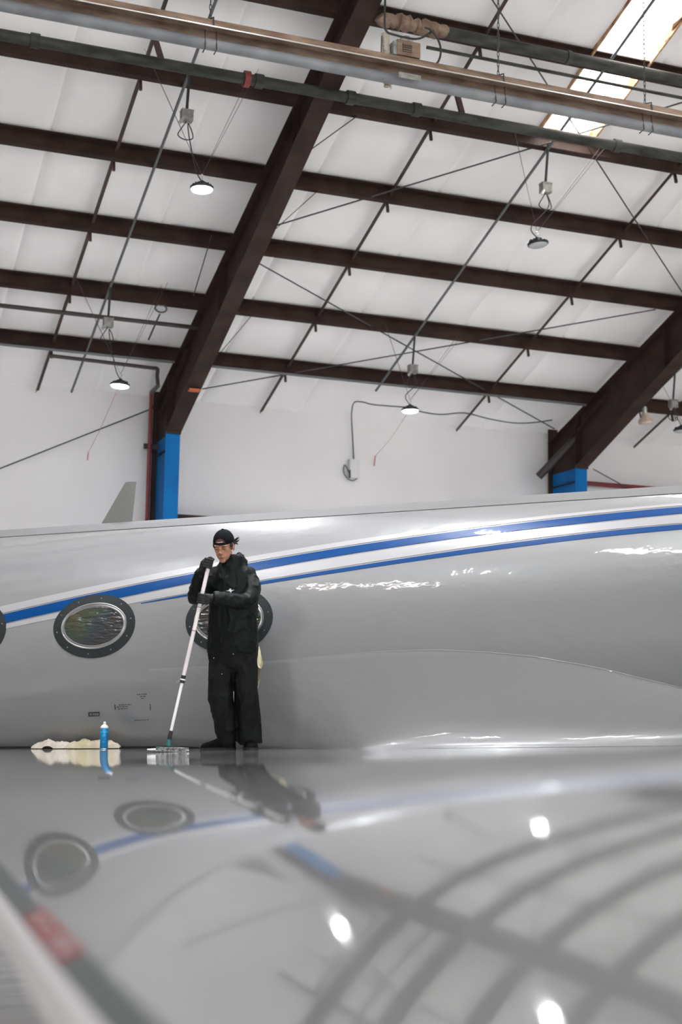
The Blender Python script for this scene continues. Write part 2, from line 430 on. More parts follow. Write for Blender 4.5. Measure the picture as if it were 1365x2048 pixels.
for i in range(24):
    X = 5.72 + .82*i/23; path.append((X, 13.88+rr.uniform(-.015,.015), .5505*13.9+rr.uniform(-.015,.015))); R.append(.075+rr.uniform(-.015,.03))
wr = m.tube(path, R, 10).build('wrapping', M['rust'], g, smooth=True); wr['label'] = 'crumpled rusty wrapping'
pipe('gas_pipe', xline(.5345,14.3,6.5,XR-.2), .021, 'pipe', 'thin grey pipe between the exhaust pipe and the radiant heater')
pipe('sprinkler_pipe', [(-1.95,20.6,.2785*20.6),(5.55,20.6,.2785*20.6)], .033, 'darkpipe', 'dark pipe under the second purlin, ending at the left frame')
pipe('eave_pipe', [(-1.95,21.8,.2505*21.8),(5.5,21.8,.2505*21.8)], .022, 'conduit', 'grey pipe tucked under the lowest purlin, left of the frame')
pipe('eave_pipe', [(5.8,21.8,.2505*21.8),(13.1,21.8,.2505*21.8)], .022, 'conduit', 'grey pipe tucked under the lowest purlin, between the frames')
y = 22.0
A, B = atY(97,711,y), atY(315,737,y)
g = thing('drop_pipe', atY(296,1035,23.1), 'red-brown pipe running along the wall and down beside the blue column', 'pipe')
MB().tube(smoothpath([A, A+(B-A)*.5, B-np.array([.1,0,0]), B, B-np.array([0,0,.12]), atY(316,770,y)], 5), .03, 10).build('header', M['darkpipe'], g, smooth=True)
e1 = atY(316,772,y); e2 = atY(303,785,23.0); e3 = atY(297,1040,23.0)
MB().tube([e1, e2], .035, 10).build('elbow', M['darkpipe'], g, smooth=True)
MB().tube([e2, np.array([e2[0],23.0,FL+.02])], .032, 10).build('riser', M['redpipe'], g, smooth=True)
for z_ in (e2[2]-.9, e2[2]-2.6): MB().box((e2[0]+.06,23.12,z_),(.26,.03,.09)).build('bracket', M['darkpipe'], g)
g = MB().tube([(13.45,23.2,4.30),(24,23.2,4.30)], .045, 10).build('wall_pipe', M['redpipe'], base=(13.45,23.2,4.3), smooth=True); tag(g, 'dull red horizontal wall pipe right of the second column', 'pipe')
g = MB().box((17.5,23.25,3.9),(8,.12,.12)).build('wall_girt', M['steel'], base=(17.5,23.25,3.9)); tag(g, 'dark wall rail below the red pipe', 'wall rail')
g = MB().box((9.4,23.25,3.14),(7.0,.12,.12)).build('wall_girt', M['steel'], base=(9.4,23.25,3.14)); tag(g, 'dark wall rail peeking over the fuselage beside the blue column', 'wall rail')
# stub pipe beside right column
a, b = atY(1078,953,22.9), atY(1122,908,22.6)
tag(MB().tube([a, b + (b-a)*.8], .075, 12).build('stub_pipe', M['darkpipe'], base=a, smooth=True), 'short thick dark tube slanting down at the right column', 'pipe')

# ------------------------------------------------------------------ radiant heater
HY = 13.33; ztop, zbot = .518*HY, .498*HY
h = thing('tube_heater', (6.0, HY, zbot), 'long suspended radiant tube heater with rusty tan reflector', 'heater')
x0, x1 = XL+.3, XR-.3
prof = [(-.145,-.085),(-.12,0.0),(-.05,.035),(.05,.035),(.12,0.0),(.145,-.085),(.142,-.085),(.117,-.004),(.05,.031),(-.05,.031),(-.117,-.004),(-.142,-.085)]
zc = ztop - .0
MB().extrude([(0,a,b) for a,b in prof], (x0,HY,zc), (x1,HY,zc)).build('reflector', M['rust'], h, fix=True)
MB().box(((x0+x1)/2,HY-.148,zc-.087),(x1-x0,.012,.010)).box(((x0+x1)/2,HY+.148,zc-.087),(x1-x0,.012,.010)).build('reflector_lip', M['lip'], h)
MB().tube([(x0,HY+.0,zbot+.055),(x1,HY+.0,zbot+.055)], .06, 18).build('burner_tube', M['tube'], h, smooth=True)
for px in (420, 997, 1290):
    T = atY(px, 165 if px > 900 else 60, HY); X = T[0]
    m = MB()
    zt_, zb_ = roof_z(HY)-.22, zc+.05
    nl = int((zt_-zb_)/.055)
    for i in range(nl):
        zz = zt_-(i+.5)*(zt_-zb_)/nl; w = (.012,0) if i % 2 else (0,.012)
        pts_ = [(X+w[0]*math.cos(t), HY+w[1]*math.cos(t), zz+.036*math.sin(t)) for t in np.linspace(0,2*math.pi,9)[:-1]]
        m.tube(pts_, .0045, 5, closed=True)
    m.build('hanging_chain', M['cable'], h)
    MB().tube([(X,HY-.15,zc-.08),(X,HY-.13,zc+.02),(X,HY,zc+.06),(X,HY+.13,zc+.02),(X,HY+.15,zc-.08)], .008, 6).build('hanger_hook', M['cable'], h)
    for dx in (-.06,.06): MB().tube([(X+dx,HY-.03,zc-.08),(X+dx,HY-.07,zbot-.02),(X+dx,HY+.03,zbot-.03)], .007, 6).build('tube_hook', M['cable'], h)
# burner box on the heater
bx = atY(812,104,HY-.02)
bb = MB().box(bx, (.27,.17,.17)).build('burner_box', M['rust'], h)
MB().box(bx+np.array([-.155,0,-.01]),(.04,.15,.15)).build('box_flange', M['boxgrey'], bb)
MB().lathe([(.075,-.06),(.075,.06)], bx+np.array([.0,.03,.10]), (0,1,0), 16).build('blower', M['boxgrey'], bb, smooth=True)
MB().box(bx+np.array([-.02,-.088,0]),(.11,.006,.09)).build('grille', M['darkpipe'], bb)
for i in range(4): MB().box(bx+np.array([-.02,-.093,-.036+.024*i]),(.1,.005,.008)).build('louvre', M['rust'], bb)
lb = MB().box(atY(820,153,HY-.16),(.26,.008,.06)).build('rating_plate', M['boxgrey'], h)
ca = atY(771,66,HY+.0); cb = atY(774,112,HY)
def coil(a, b, r, turns, w):
    pts_ = []
    for i in range(turns*10+1):
        t = i/(turns*10); p = a+(b-a)*t; an = t*turns*2*math.pi
        pts_.append(p+np.array([r*math.cos(an), r*math.sin(an), 0]))
    return MB().tube(pts_, w, 5)
M['coil'] = new_mat('cream_coiled_hose', (0.55,0.50,0.42), 0.5)
coil(ca, cb, .035, 11, .009).build('coiled_hose', M['coil'], h, smooth=True)
coil(atY(775,160,HY+.16), atY(776,176,HY+.16), .035, 3, .010).build('coiled_hose', M['coil'], h, smooth=True)
MB().tube(smoothpath([atY(*p,HY-.05) for p in ((771,0),(770,30),(772,60),(790,70),(835,78),(868,62))],6), .012, 6).build('supply_cord', M['black'], h, smooth=True)
MB().tube(smoothpath([atY(*p,HY-.10) for p in ((842,124),(860,130),(875,126),(882,108),(880,88),(872,72),(862,60),(850,55))],6), .012, 8).build('flexible_hose', M['black'], h, smooth=True)
MB().tube([atY(764,72,HY-.05),atY(763,112,HY-.05)], .008, 6).build('turnbuckle', M['cable'], h)
# loose struts near the heater
for (p,q,Y) in (((308,70),(325,126),15.4),((915,190),(929,244),15.4)):
    a, b = atY(*p,Y), atY(*q,Y)
    tag(MB().bar(a,b,.06,.05,(0,1,0)).build('purlin_strut', M['rod'], base=b), 'short brown strut under the roof '+('at upper left' if p[0]<500 else 'right of the left frame'), 'strut', 'short brown roof struts')
# ------------------------------------------------------------------ high-bay lamps
def lamp(X, Y, lx, ly, lz, label, lit=True, full=True, tilt=0.0, group='round high-bay lamps'):
    """drop pole from the conduit at (X, Y), junction box, cord, wires and a round lamp at (lx, ly, lz)"""
    top = roofpt(X, Y, .24); bz = top[2]-.56
    o = thing('high_bay_lamp', (lx, ly, lz), label, 'lamp', group)
    ax = np.array([math.sin(tilt), -math.sin(tilt)*.5, math.cos(tilt)]); ax /= np.linalg.norm(ax)
    c = np.array([lx, ly, lz])
    hs = MB().lathe([(.132,.0),(.142,.006),(.142,.030),(.12,.038),(.07,.050),(.058,.085),(.03,.09),(.02,.11)], c, ax, 28, cap=True).build('housing', M['lamp_body'], o, smooth=True)
    MB().lathe([(.012,-.030),(.06,-.028),(.10,-.021),(.122,-.010),(.130,.004)], c, ax, 28).build('lens', M['lamp_lens'] if lit else M['lamp_off'], hs, smooth=True)
    if lit:
        ld = bpy.data.lights.new('lamp_light', 'AREA'); ld.shape = 'DISK'; ld.size = .25; ld.energy = LAMP_WATTS; ld.spread = math.radians(115); ld.color = (.95,.97,1.0)
        lo_ = bpy.data.objects.new('lamp_light', ld); col.objects.link(lo_); lo_.parent = o; lo_.location = (0,0,-.045)
    if not full: return o
    m = MB()
    for k in range(12):
        a = k*math.pi/6; y = np.array([math.cos(a), math.sin(a), 0])
        m.box(c+ax*.05+y*.09, (.05,.004,.03), (y, np.cross(ax,y), ax))
    m.build('cooling_fins', M['lamp_body'], hs)
    hk = c+ax*.11
    MB().tube(smoothpath([hk, hk+[.0,0,.03], hk+[.022,0,.05], hk+[.0,0,.075], hk+[-.02,0,.06]], 4), .008, 6).build('hook', M['zinc'], o, smooth=True)
    MB().tube([top+[0,0,.05], (X,Y,bz+.08)], .018, 8).build('drop_pole', M['lamp_body'], o, smooth=True)
    b = MB().box((X,Y,bz), (.14,.11,.13)).box((X,Y,bz+.065),(.15,.12,.015)).build('junction_box', M['boxgrey'], o)
    MB().tube([(X-.05,Y-.05,bz-.05),(X-.10,Y-.07,bz-.12)], .022, 8).build('gland', M['zinc'], b, smooth=True)
    pp = np.array([X,Y,bz-.06])
    MB().tube(smoothpath([pp, pp+[-.06,0,-.1], pp+[-.10,0,-.19], pp+[-.02,0,-.235], pp+[.08,0,-.21], pp+[.07,0,-.12], pp+[.02,0,-.03], pp+[.04,0,-.2], c+ax*.16+[-.08,0,.08], c+ax*.09], 5), .007, 6).build('cord', M['black'], o, smooth=True)
    hk2 = hk+np.array([0,0,.07])
    m = MB()
    kk = (RY0-Y)/(RS*CA)
    for (dx, dk) in ((-.55,.0),(-.6,.06),(.75,.0),(.82,.06)):
        Yp = Y-.1-dk; P = roofpt(X+dx, Yp, .2); m.tube([hk2, P], .0025, 4, cap=False)
    m.build('suspension_wires', M['cable'], o)
    return o
def lp(px, py, Y): return atY(px, py, Y)
p = lp(404,379,15.91); lamp(4.08,15.96, p[0],p[1],p[2], 'lit round lamp hanging upper left, beside the left frame', tilt=-.02)
p = lp(240,772,20.2); lamp(4.08,20.2, p[0],p[1],p[2], 'lit round lamp low on the left, in front of the white wall', tilt=.05)
p = lp(1077,490,16.17); lamp(9.12,16.17, p[0],p[1],p[2], 'unlit black round lamp hanging upper right', lit=False, tilt=-.12)
p = lp(821,822,20.52); lamp(9.12,20.52, p[0],p[1],p[2], 'lit round lamp above the wall box in the middle', tilt=-.03)
p = lp(1364,862,20.6); lamp(14.2,20.7, p[0],p[1],p[2], 'round lamp cut by the right picture edge', lit=False, tilt=-.05)
for X in (-1.0,4.08,9.12,14.2,19.3):
    for Y in (11.4,6.9,2.4,-2.1,-6.6,-11.1):
        if (abs(Y) < 3 and X < 12) or (X == 9.12 and Y == 6.9): continue
        lamp(X, abs(Y), X, Y, roof_z(Y)-1.6, 'lit round lamp high above the picture', full=False)

# ------------------------------------------------------------------ wall clutter
Yw = 23.3
g = thing('wall_box', atY(708,958,Yw), 'grey electrical box with looped cable on the white wall', 'electrical box')
c0 = atY(708,938,Yw)
b = MB().box(c0, (.19,.10,.34)).box(c0+[0,-.055,0],(.17,.012,.31)).build('box', new_mat('pale_grey_box', (.60,.59,.585), .5), g)
MB().tube(smoothpath([atY(*q,Yw-.03) for q in ((700,948),(690,930),(688,945),(697,958),(708,961),(716,955))],6), .010, 6).build('looped_cable', M['cable'], g, smooth=True)
MB().tube([atY(700,940,Yw-.06),atY(700,956,Yw-.06)], .018, 8).build('gland', M['black'], g, smooth=True)
MB().tube(smoothpath([atY(*q) for q in ((708,920,23.3),(706,880,23.32),(704,845,23.25),(704,822,22.9),(709,805,22.5),(725,804,22.4),(745,809,22.4),(778,812,22.4),(810,815,22.4),(850,825,22.4),(885,829,22.4),(930,826,22.4),(980,838,22.4),(1030,846,22.4),(1070,845,22.4),(1105,840,22.4))],5), .011, 6).build('wall_cable', M['cable'], g, smooth=True)
o = MB().tube([lp(821,818,20.52),atY(780,880,22.3),atY(751,912,23.25)], .004, 5).tube([atY(751,912,23.25),atY(749,932,23.35)], .010, 6).build('pull_cord', new_mat('faded_red_cord', (.45,.16,.19), .6), base=atY(749,932,23.35)); tag(o, 'faded red pull cord hanging beside the wall box', 'cord')
o = MB().tube([lp(240,768,20.2),atY(200,860,22.2),atY(177,905,23.25)], .004, 5).tube([atY(177,905,23.25),atY(175,920,23.35)], .010, 6).build('pull_cord', bpy.data.materials['faded_red_cord'], base=atY(175,920,23.35)); tag(o, 'faded red pull cord on the wall left of the red pipe', 'cord')
g = thing('wall_floodlight', atY(1290,832,21.9), 'old round floodlight hanging behind the second frame', 'lamp')
fc = atY(1292,842,21.9)
MB().lathe([(.02,.16),(.05,.15),(.07,.10),(.125,.03),(.14,-.02),(.12,-.05),(.05,-.07)], fc, (-.15,-.1,1), 20).build('shade', new_mat('cream_glass_shade', (.62,.50,.40), .35), g, smooth=True)
MB().lathe([(.045,.14),(.05,.24),(.03,.27)], fc, (-.15,-.1,1), 12).build('socket', M['zinc'], g, smooth=True)
MB().tube([fc+[-.1,0,.05],fc+[-.14,0,.2],fc+[-.02,0,.3],roofpt(fc[0]-.05,fc[1],.1)], .015, 6).build('bracket', M['rod'], g, smooth=True)
a = atY(322,617,20.5)
g = thing('pipe_hanger', a, 'small loop hanger with dangling rod below the purlin left of the frame', 'hanger')
MB().tube([a+np.array([.09*math.cos(t),0,.06*math.sin(t)]) for t in np.linspace(0,2*math.pi,13)[:-1]], .014, 6, closed=True).build('ring', M['conduit'], g, smooth=True)
MB().tube([a+[0,0,.05], a+[0,0,.35]], .01, 6).build('stem', M['cable'], g)
MB().tube([atY(320,628,20.5), atY(297,680,20.5)], .014, 6).build('rod', M['cable'], g)
o = MB().tube([roofpt(5.27,19.0,.1), atY(387,592,19.4)], .008, 5).build('drop_wire', M['cable'], base=atY(387,592,19.4)); tag(o, 'thin vertical wire dropping to the purlin beside the left frame', 'wire')

# ------------------------------------------------------------------ airplane
AX_TH = math.radians(-40.0)
_n = np.array([-0.12623604, -0.10010843, 0.98693605])           # plane through the lens and the crown of the fuselage
AX_E = math.atan((0.12623604*math.cos(AX_TH)+0.10010843*math.sin(AX_TH))/0.98693605)    # slight nose-down attitude
AX = np.array([math.cos(AX_TH)*math.cos(AX_E), math.sin(AX_TH)*math.cos(AX_E), math.sin(AX_E)]); AO = np.array([-math.sin(AX_TH), math.cos(AX_TH), 0]); AU = np.cross(AX, AO)
FD, FR = 12.0, 1.25
FZ = (-FR - (_n@AO)*FD)/_n[2]
FC = AO*FD + np.array([0,0,FZ])
def fus(s, ang, off=0.0):
    """point on the fuselage: s along the axis (aft +), ang 0 = facing outboard, 90 = up"""
    a = math.radians(ang); return FC + AX*s + (FR+off)*(-AO*math.cos(a) + AU*math.sin(a))
def fhit(x, y):
    d = ray(x, y); d = d/np.linalg.norm(d); m = d-AX*(d@AX); q = FC-AX*(FC@AX)
    a_, b_, c_ = m@m, m@q, q@q-FR*FR
    t = (b_-math.sqrt(max(b_*b_-a_*c_, 0)))/a_; P = d*t-FC
    return P@AX, math.degrees(math.atan2(P@AU, -P@AO))

def paint(name, base, rough=.35, coat_rough=.035, wave=0.0):
    m = new_mat(name, base, rough, 0, 1.0, coat_rough)
    n, l, b = nodes(m)
    if wave:
        tc = n.new('ShaderNodeTexCoord'); mp = n.new('ShaderNodeMapping')
        mp.inputs['Rotation'].default_value = (0,0,-AX_TH); mp.inputs['Scale'].default_value = (.55,2.2,2.6)
        nz = n.new('ShaderNodeTexNoise'); nz.inputs['Scale'].default_value = 3.0; nz.inputs['Detail'].default_value = 3.0
        bp = n.new('ShaderNodeBump'); bp.inputs['Strength'].default_value = 1.0; bp.inputs['Distance'].default_value = wave
        l.new(tc.outputs['Object'], mp.inputs['Vector']); l.new(mp.outputs['Vector'], nz.inputs['Vector'])
        l.new(nz.outputs['Fac'], bp.inputs['Height']); l.new(bp.outputs['Normal'], b.inputs['Normal']); l.new(bp.outputs['Normal'], b.inputs['Coat Normal'])
    return m
M['paint'] = paint('glossy_grey_aircraft_paint', (0.20,0.20,0.203), wave=.0042)
M['wingpaint'] = paint('glossy_grey_wing_paint', (0.20,0.203,0.203), wave=0.0)
M['wingpaint'].node_tree.nodes['Principled BSDF'].inputs['Coat IOR'].default_value = 2.5; M['paint'].node_tree.nodes['Principled BSDF'].inputs['Coat IOR'].default_value = 1.65
M['paint_white'] = paint('glossy_white_stripe', (0.32,0.315,0.32), wave=.0025)
M['paint_blue'] = paint('glossy_blue_stripe', (0.0,0.045,0.175), wave=.0025)
for k_ in ('paint_blue',): M[k_].node_tree.nodes['Principled BSDF'].inputs['Coat Weight'].default_value = .22; M[k_].node_tree.nodes['Principled BSDF'].inputs['Specular IOR Level'].default_value = .1
M['dorsal'] = new_mat('grey_spine_paint', (0.15,0.15,0.15), .7, spec=.1)
M['antenna'] = new_mat('matte_grey_antenna', (0.15,0.15,0.14), .6)
M['winframe'] = new_mat('dark_window_surround', (0.020,0.024,0.025), .5, spec=.25)
M['winring'] = new_mat('brushed_metal_ring', (0.40,0.40,0.39), .3, .9)
M['seal'] = new_mat('black_root_seal', (.012,.012,.012), .6)
M['decal'] = new_mat('black_stencil', (.02,.02,.022), .5)

plane = thing('airplane', (FC+AX*(-6))*np.array([1,1,0])+np.array([0,0,FL]), 'glossy grey private jet with blue and white side stripes', 'airplane')
# fuselage body
rows = []
ss = np.concatenate([np.linspace(-19.0,-14.5,16), np.linspace(-14,5,58), np.linspace(5.6,15,12)])
for s_ in ss:
    k = 1.0; dz = 0
    if s_ < -14.5:
        t = (s_+19.0)/4.5; k = max(.02, math.sqrt(max(0, 1-(1-t)**2))); dz = -.28*(1-t)**2
    if s_ > 5: t = (s_-5)/10; k = 1-.85*t**1.4; dz = .55*t
    row = []
    for j in range(112):
        a = 2*math.pi*j/112
        row.append(FC + AX*s_ + FR*k*(-AO*math.cos(a)+AU*math.sin(a)) + np.array([0,0,dz]))
    rows.append(row)
fuselage = MB().loft(rows).build('fuselage', M['paint'], plane, smooth=True, fix=True)

# stripes, mapped from their run along the cabin side
def band(name, mat, up, lo, off=.0025, n=90):
    U = [fhit(*q) for q in up]; L = [fhit(*q) for q in lo]
    s0, s1 = max(U[0][0], L[0][0]), min(U[-1][0], L[-1][0])
    m = MB(); rows = []
    for s_ in np.linspace(s0, s1, n):
        au = np.interp(s_, [u[0] for u in U], [u[1] for u in U]); al = np.interp(s_, [u[0] for u in L], [u[1] for u in L])
        rows.append([fus(s_, al, -.004), fus(s_, al, off)] + [fus(s_, al+(au-al)*t, off) for t in (.25,.5,.75)] + [fus(s_, au, off), fus(s_, au, -.004)])
    m.grid(rows); return m.build(name, mat, plane, smooth=True)
def curve_xy(pts, xs):
    x = np.array([p[0] for p in pts], float); y = np.array([p[1] for p in pts], float)
    # smooth quadratic-ish fit
    c = np.polyfit(x, y, 4); return [(q, float(np.polyval(c, q))) for q in xs]
xs = list(range(-160, 1500, 30))
bt = [(0,1230),(138,1200),(246,1176),(379,1147),(513,1125),(700,1095),(870,1068),(1044,1046),(1200,1030),(1365,1014)]
bb_ = [(0,1248),(138,1219),(246,1194),(379,1166),(513,1140),(700,1109),(870,1083),(1044,1060),(1200,1043),(1365,1027)]
band('blue_stripe', M['paint_blue'], curve_xy(bt,xs), curve_xy(bb_,xs))
w1t = [(p[0], p[1]-17+ p[0]*.007) for p in bt]; w1b = [(p[0], p[1]-3) for p in bt]
band('white_stripe', M['paint_white'], curve_xy(w1t,xs), curve_xy(w1b,xs))
w2t = [(p[0], p[1]+3) for p in bb_]; w2b = [(0,1260),(138,1232),(246,1208),(379,1189),(513,1160),(700,1132),(870,1104),(1044,1080),(1200,1062),(1365,1046)]
band('white_stripe', M['paint_white'], curve_xy(w2t,xs), curve_xy(w2b,xs))
t2t = [(280,1206),(379,1190),(513,1162),(700,1136),(870,1107),(1044,1084),(1200,1064),(1365,1049)]
t2b = [(280,1207),(379,1194),(513,1168),(700,1143),(870,1116),(1044,1094),(1200,1074),(1365,1059)]
xs2 = list(range(282, 1500, 30))
band('thin_blue_stripe', M['paint_blue'], curve_xy(t2t,xs2), curve_xy(t2b,xs2))
# dorsal strip along the crown
m = MB(); rows = []
for s_ in np.linspace(-14, 5, 60): rows.append([fus(s_, a, .004) for a in np.linspace(62.5, 108, 12)])
m.grid(rows).build('dorsal_strip', M['dorsal'], plane, smooth=True)
# blade antenna
sa_, _ = fhit(258,1050); 
def antenna():
    ang = 80; base = fus(0, ang) - FC
    c = FC + base
    m = MB(); up = np.array([0,0,1.0])
    pb = dep(198,1056,13.5); pb2 = dep(254,1052,13.3); pt = dep(245,966,13.45); pt2 = dep(266,966,13.4)
    # straighten the blade along the fuselage axis
    o_ = pb; L = (pb2-pb)@AX; a_ = (pt-pb)@AX; b_ = (pt2-pb)@AX; H = (pt[2]-pb[2])
    sec = []
    for (f0, f1, h) in ((-a_*.1/H, L-(b_-L)*.1/H, -.10), (a_*.5, L+(b_-L)*.5, H*.5), (a_, b_, H)):
        ring = []
        for t, w in ((0,0),(.25,.014),(.6,.016),(1,.002)): ring.append(o_+AX*(f0+(f1-f0)*t)+up*h - AO*w)
        for t, w in ((1,.002),(.6,.016),(.25,.014)): ring.append(o_+AX*(f0+(f1-f0)*t)+up*h + AO*w)
        sec.append(ring)
    m.loft(sec); m.build('blade_antenna', M['antenna'], plane, smooth=True, angle=50, fix=True)
antenna()

# windows
def window(sc, ac, hw=.388, ha=None, first=False):
    """oval cabin window centred at s=sc, angle ac"""
    o = bpy.data.objects.new('window', None); col.objects.link(o); o.parent = plane; o['_b'] = list(plane['_b'])
    N = 56; hv = .277
    def ell(k, off): return [fus(sc+hw*k*math.cos(t), ac+math.degrees(hv*k*math.sin(t)/FR), off) for t in np.linspace(0,2*math.pi,N,endpoint=False)]
    def ell2(inset, off):
        return [fus(sc+(hw-inset)*math.cos(t), ac+math.degrees((hv-inset)*math.sin(t)/FR), off) for t in np.linspace(0,2*math.pi,N,endpoint=False)]
    MB().loft([ell2(-.004,-.01), ell2(0,.005), ell2(.075,.006), ell2(.078,-.015)], cap=False).build('surround', M['winframe'], o, smooth=True, angle=60)
    MB().loft([ell2(.077,-.02), ell2(.077,.008), ell2(.082,.010), ell2(.087,.008), ell2(.089,.002), ell2(.097,.003), ell2(.100,.009), ell2(.106,.009), ell2(.110,-.01)], cap=False).build('metal_ring', M['winring'], o, smooth=True, angle=60)
    # domed pane
    rows = [ell2(.105,.002)]
    for k in (.85,.6,.3,.05): rows.append([fus(sc+(hw-.105)*k*math.cos(t), ac+math.degrees((hv-.105)*k*math.sin(t)/FR), .002+.006*(1-k*k)) for t in np.linspace(0,2*math.pi,N,endpoint=False)])
    MB().loft(rows).build('pane', M['pane'], o, smooth=True)
    for q in range(10):
        t = q*2*math.pi/10+.2; p = fus(sc+(hw-.035)*math.cos(t), ac+math.degrees((hv-.035)*math.sin(t)/FR), .006)
        a = math.radians(ac); MB().lathe([(.006,0),(.005,.002)], p, -AO*math.cos(a)+np.array([0,0,1])*math.sin(a), 8).build('screw', M['winring'], o)
    return o
def pane_mat():
    m = new_mat('dark_iridescent_glass', (.05,.042,.038), .05, .0)
    n, l, b = nodes(m)
    b.inputs['IOR'].default_value = 1.5
    tc = n.new('ShaderNodeTexCoord'); nz = n.new('ShaderNodeTexNoise'); nz.inputs['Scale'].default_value = 2.6; nz.inputs['Detail'].default_value = 1
    cr = n.new('ShaderNodeValToRGB'); e = cr.color_ramp.elements
    e[0].position = .3; e[0].color = (.035,.026,.024,1); e[1].position = .7; e[1].color = (.042,.033,.026,1)
    for pos, c in ((.42,(.028,.036,.042)),(.5,(.036,.05,.03)),(.58,(.055,.05,.028))):
        q = e.new(pos); q.color = (*c,1)
    l.new(tc.outputs['Object'], nz.inputs['Vector']); l.new(nz.outputs['Fac'], cr.inputs['Fac']); l.new(cr.outputs['Color'], b.inputs['Base Color'])
    mp = n.new('ShaderNodeMapping'); mp.inputs['Rotation'].default_value = (0,0,-AX_TH); mp.inputs['Scale'].default_value = (1.2,6,16)
    n2 = n.new('ShaderNodeTexNoise'); n2.inputs['Scale'].default_value = 2.0; n2.inputs['Detail'].default_value = 3
    bp = n.new('ShaderNodeBump'); bp.inputs['Strength'].default_value = 1.0; bp.inputs['Distance'].default_value = .03
    l.new(tc.outputs['Object'], mp.inputs['Vector']); l.new(mp.outputs['Vector'], n2.inputs['Vector']); l.new(n2.outputs['Fac'], bp.inputs['Height']); l.new(bp.outputs['Normal'], b.inputs['Normal'])
    return m
M['pane'] = pane_mat()
w1 = fhit(188,1251); w2 = fhit(458,1239)
gap = w2[0]-w1[0]
window(*w1); window(*w2); window(w1[0]-gap, w1[1]); window(w1[0]-2*gap, w1[1])

# stencils on the cabin side (illegible at this size: rows of small dark strokes)
def strokes(x0, y0, x1, n, h=2.0, gap=1.2, seed=1, mat='decal', slant=-.05):
    r = random.Random(seed); m = MB(); x = x0
    while x < x1:
        w = r.uniform(2,6)
        if x+w > x1: w = x1-x
        if w < .8: break
        yy = y0+slant*(x-x0)
        cs = [(x,yy),(x+w,yy+slant*w),(x+w,yy+slant*w+h),(x,yy+h)]
        q = [fhit(*c) for c in cs]; m.add([fus(*c, .003) for c in q], [(0,1,2,3)]); x += w+gap
    return m
def stencil(rows, name, label=None):
    m = MB()
    for i, (x0,y0,x1,h) in enumerate(rows):
        k = strokes(x0,y0,x1,0,h=h,seed=i+int(x0)); m.add(k.v, k.f)
    o = m.build(name, M['decal'], plane)
    if label: o['label'] = label
def frame_line(pts, w, name):
    m = MB()
    for (a, b) in zip(pts[:-1], pts[1:]):
        P = [fus(*fhit(*(np.array(a)+(np.array(b)-np.array(a))*t)), .003) for t in np.linspace(0,1,6)]
        m.tube(P, w, 4)
    m.build(name, M['decal'], plane)

# ------------------------------------------------------------------ wing
WP = dict(z0=-0.3687, m=-0.0150, A=0.2857, b=0.2933, B=-0.0932, c=0.176, kap=-0.0241, m2=0.0024)
ES = np.array([math.cos(math.radians(87.8)), math.sin(math.radians(87.8))]); EP = np.array([ES[1], -ES[0]]); LE0 = np.array([.355, 0.0])
def wz(p, q):
    w = WP
    return w['z0']+w['m']*(q-11)+w['m2']*(q-11)**2-w['A']*math.exp(-p/w['b'])-w['B']*math.exp(-p/w['c'])-w['kap']*math.log1p(math.exp((p-1.3)*4))/4
def wpt(p, q, dz=0.0):
    P = LE0+EP*p+ES*q; return np.array([P[0], P[1], wz(p,q)+dz])
def wpq(P): v = np.array(P[:2])-LE0; return v@EP, v@ES
def whit(x, y, dz=0.0):
    d = ray(x, y); d = d/np.linalg.norm(d); t = .6; last = t; prev = None
    while t < 18:
        P = d*t; g = P[2]-wz(*wpq(P))-dz
        if prev is not None and g < 0:
            lo, hi = last, t
            for _ in range(40):
                mm = (lo+hi)/2
                if (d*mm)[2]-wz(*wpq(d*mm))-dz > 0: lo = mm
                else: hi = mm
            return d*lo
        prev = g; last = t; t *= 1.01
    return None
def pe(q): return -.152 + (q-1.15)*.0375 if q < 3 else -.083 + (q-3)*.004      # where the bare leading-edge strip begins
